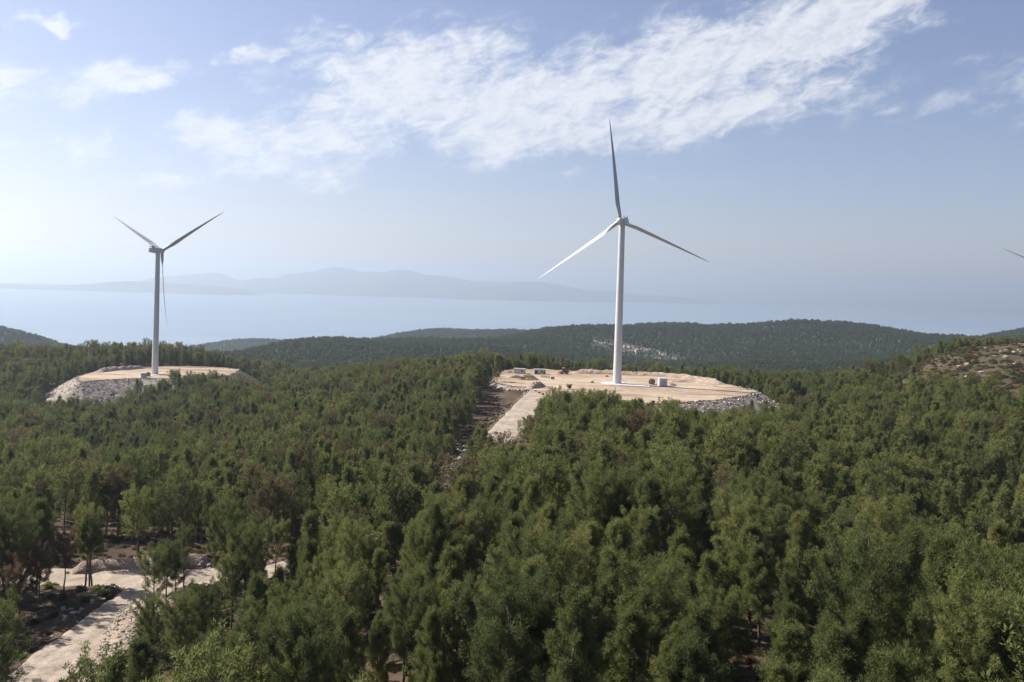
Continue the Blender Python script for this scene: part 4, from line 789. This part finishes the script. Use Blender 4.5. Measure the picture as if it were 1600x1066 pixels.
def bush(px, py, z, w, h, label, mat, seed):
    p = on_ground(px, py, z); g = np.random.default_rng(seed); r = empty('bush', p, 0, label, 'bush'); tv = MB()
    T = []
    for k in range(16):
        a = g.random()*6.28; e = np.array([math.cos(a)*w/2*g.random(), math.sin(a)*w/2*g.random(), h*(.5+.5*g.random())]); tv.tube([(0, 0, -.1), tuple(e*.5+g.normal(0, .08, 3)), tuple(e)], [.05, .035, .012], 4); T += [e+g.normal(0, .12, 3) for _ in range(4)]+[e*.75+g.normal(0, .15, 3) for _ in range(3)]
    T = np.array(T); k, nn = len(T), 20; rr = g.normal(0, 1, (k, nn, 3)); rr /= np.linalg.norm(rr, axis=2)[..., None]; dv = rr+np.array([0, 0, .5]); s = np.cross(dv, g.normal(0, 1, (k, nn, 3))); s /= np.linalg.norm(s, axis=2)[..., None]; b = T[:, None]+rr*.1
    V = np.stack([b, b+dv*.15+s*.035, b+dv*.3, b+dv*.15-s*.035], 2).reshape(-1, 3); link('foliage', mesh_np('foliage', V, quads=np.arange(len(V)).reshape(-1, 4), mats=(mat,)), r); tv.build('stem', M_deadwood, r); return r
bush(890, 609, ZA, 3.2, 3.0, 'dry greyish bush standing alone where the road meets the pad', M_shrub, 5)
def kiosk(px, py, z, rz, label, w=2.6, d=2.4, h=2.6):
    p = at(px, py, z); r = empty('transformer_kiosk', p, facing(p)+rz, label, 'transformer kiosk'); MB().box((0, 0, .1), (w+.5, d+.5, .3), 0, .04).build('plinth', M_conc, r)
    MB().box((0, 0, .2+h/2), (w, d, h), 0, .04).build('body', M_white if z == ZA+.1 else M_conc, r); MB().box((0, 0, h+.26), (w+.25, d+.25, .14), 0, .04).build('roof', M_white if z == ZA+.1 else M_conc, r)
    for x in (-.6, .6):
        dd = MB().box((x, -d/2-.03, 1.3), (1.05, .06, 2.0), 0, .01).build('door', M_cabin, r); MB().box((x, -d/2-.08, 2.0), (.6, .05, .3)).build('vent', M_dark, dd)
kiosk(1035, 603.5, ZA+.1, R(22), 'white transformer kiosk on the main pad right of the tower', 4.0, 3.2, 3.9); kiosk(224, 590, ZB+.1, R(10), 'grey transformer kiosk at the edge of the left pad', 3.6, 2.6, 2.7)
def cable_drum(px, py, z, rz, label, Rr=1.5):
    p = at(px, py, z); r = empty('cable_drum', p, facing(p)+rz, label, 'cable drum')
    for y in (-.75, .75): MB().lathe([(.12, y-.06), (Rr, y-.06), (Rr, y+.06), (.12, y+.06)], 28, Matrix.Translation((0, 0, Rr)) @ Matrix.Rotation(math.pi/2, 4, 'X')).build('flange', M_wood, r)
    MB().lathe([(Rr*.72, -.69), (Rr*.76, -.3), (Rr*.74, .3), (Rr*.72, .69)], 28, Matrix.Translation((0, 0, Rr)) @ Matrix.Rotation(math.pi/2, 4, 'X')).build('cable', M_dark, r); return r
cable_drum(1018.5, 601, ZA+.1, R(35), 'dark cable drum standing left of the white transformer kiosk', 1.55); cable_drum(231.2, 588.5, ZB+.1, R(-20), 'dark cable drum standing beside the grey kiosk on the left pad', 1.5)
def block(px, py, z, s, label, mat, name='concrete_block', cat='block', rz=.2, group=None):
    p = at(px, py, z); o = MB().box((0, 0, s[2]/2), s, 0, .08).box((0, 0, s[2]+.02), (s[0]*.5, s[1]*.3, .08)).box((s[0]*.3, -s[1]*.5, s[2]*.5), (.15, .08, .2)).build(name, mat, None, False, p); o.rotation_euler.z = facing(p)+rz; return tag(o, label, cat, group)
block(1020.5, 630, ZA+.05, (1.5, 1.2, 1.1), 'dark brown block, leftmost of three on the rubble edge', M_brown); block(1038, 630.5, ZA+.05, (1.5, 1.2, 1.0), 'dark brown block, middle of three on the rubble edge', M_brown, rz=.7); block(1055, 630.8, ZA+.05, (1.8, 1.1, .6), 'flat dark block, rightmost of three on the rubble edge', M_dark, rz=.1)
block(948, 589, ZA+.1, (1.9, 1.0, .8), 'rusty brown skip at the foot of the bank left of the tower', M_orange, 'steel_skip', 'skip')
p = at(925, 598.5); r = empty('portable_generator', p, facing(p)+.3, 'small pale generator on skids left of the tower foot', 'generator'); MB().box((0, 0, .75), (1.6, .9, .8), 0, .06).build('housing', M_wall, r); MB().box((0, .3, .2), (1.9, .12, .2)).box((0, -.3, .2), (1.9, .12, .2)).build('skid', M_dark, r); MB().tube([(.5, 0, 1.1), (.5, 0, 1.5), (.7, 0, 1.6)], .05, 8).build('exhaust', M_dark, r)
heap('spoil_heap', 1050, 603, ZA, 6, 4, 1.6, 'pale heap of broken stone to the right of the white kiosk', M_rub, 'heap'); heap('spoil_heap', 1010, 604.5, ZA, 4, 2.5, .8, 'low heap of white stone in front of the cable drum', M_palerock, 'heap')
# pale boulders on the scrubby hill
bl = [(1425, 578, 470), (1432, 574, 480), (1462, 571, 490), (1475, 574, 480), (1500, 578, 470), (1512, 576, 470), (1527, 586, 450), (1533, 590, 440), (1563, 562, 490), (1573, 563, 490), (1583, 570, 480), (1590, 567, 485), (1594, 571, 480), (1597, 546, 510), (1586, 585, 450), (1541, 598, 430), (1540, 552, 505), (1553, 576, 470), (1421, 584, 455), (1404, 579, 465), (1436, 585, 455), (1570, 578, 465), (1580, 583, 455), (1598, 560, 495), (1526, 560, 490), (1545, 569, 480), (1510, 593, 435)]
v0, f0_ = ico()
for k, (px, py, d) in enumerate(bl):
    v = P(px, py, d); g = np.random.default_rng(k); s = 0.6+0.9*g.random(); me = mesh_np('boulder', v0*(1+(g.random((len(v0), 1))-.5)*.6)*np.array([s*1.5, s, s*.75]), tris=f0_, mats=(M_boulder,)); o = link('boulder', me, None, (v[0], v[1], gz(v[0], v[1])+.1*s)); o.rotation_euler.z = g.random()*6
    tag(o, 'pale limestone boulder among the scrub on the right hand hill', 'boulder', 'pale boulders on the scrubby hill')
# far village
vil = [(929.5, 533.5), (932.5, 534.5), (937, 535.5), (941, 536.5), (945, 537), (949, 537.8), (953, 538.6), (957, 540)]
v2 = [(976, 542), (979, 545), (981, 541.5), (984, 542.5), (986, 544.5), (975, 548.5), (983, 548.8), (989, 542.8), (991, 546.5), (994, 544.3), (997, 546), (1000, 545), (1003, 547), (1006, 546.5), (988, 549), (1008, 549), (1012, 547.5), (972, 545), (980, 550), (1003, 551.5), (1014, 550)]
v3 = [(1018, 545.5), (1021, 546.5), (1025, 546.8), (1028, 550), (1032, 552), (1030, 561), (1026, 560.5), (1036, 554), (1041, 555), (1047, 557), (1052, 560), (995, 565), (1056, 562)]
HM = []
for k in range(4):
    w, d, h = (9, 7, 5.2) if k % 2 else (7.5, 7, 4.2); hw = MB().box((0, 0, h/2-.8), (w, d, h+1.6)); hr = MB().loft([[Vector((-w/2-.5, y, h-.05)), Vector((w/2+.5, y, h-.05)), Vector((0, y, h+1.9))] for y in (-d/2-.5, d/2+.5)]); HM.append((hw.mesh('wall', M_wall), hr.mesh('roof', M_tile)))
def house(px, py, label, grp, k, s=1.0, rz=0):
    v = P(px, py+1.2, 2050)
    for _ in range(60):                             # walk along the sight line to the slope
        d = gz(v[0], v[1])-v[2]
        if abs(d) < .4: break
        v = v*(1+d/ max(60., abs(v[2]))*.5*(-1 if v[2] > 0 else -1))
    D = np.hypot(v[0], v[1]);
    if not 1700 < D < 2500: v = P(px, py+1.2, 2050)
    r = empty('village_house', (v[0], v[1], gz(v[0], v[1])), rz, label, 'house', grp); r.scale = (s*.85, s*.85, s*.85); link('wall', HM[k][0], r); link('roof', HM[k][1], r)
g = random.Random(3)
for px, py in vil: house(px, py, 'tiny white house in the string left of the main tower', 'houses strung along the far hillside', g.randrange(4), .8, g.random()*3)
for px, py in v2: house(px, py, 'tiny tile roofed house in the village core right of the tower', 'houses in the far village core', g.randrange(4), 1.0, g.random()*3)
for px, py in v3: house(px, py, 'tiny outlying house on the far slope right of the village core', 'outlying houses of the far village', g.randrange(4), .85, g.random()*3)
house(997, 551.5, 'long bright white building, largest in the far village', 'large building of the far village', 1, 1.9, R(12))

# ------------------------------------------------------------------ haze
def build_haze():
    m = bpy.data.materials.new('haze_air'); m.use_nodes = True; t = NT(m.node_tree); t.n.clear(); v = t.new('ShaderNodeVolumePrincipled'); v.inputs['Density'].default_value = HAZE_DENSITY; v.inputs['Color'].default_value = (*HAZE_COLOR, 1); v.inputs['Anisotropy'].default_value = HAZE_ANISO
    out = t.new('ShaderNodeOutputMaterial'); t.l.new(v.outputs[0], out.inputs['Volume'])
    z0, z1 = -324.0, 660.0; o = MB().box((0, 0, (z0+z1)/2), (75000, 75000, z1-z0)).build('haze', m); tag(o, kind='stuff')
build_haze()
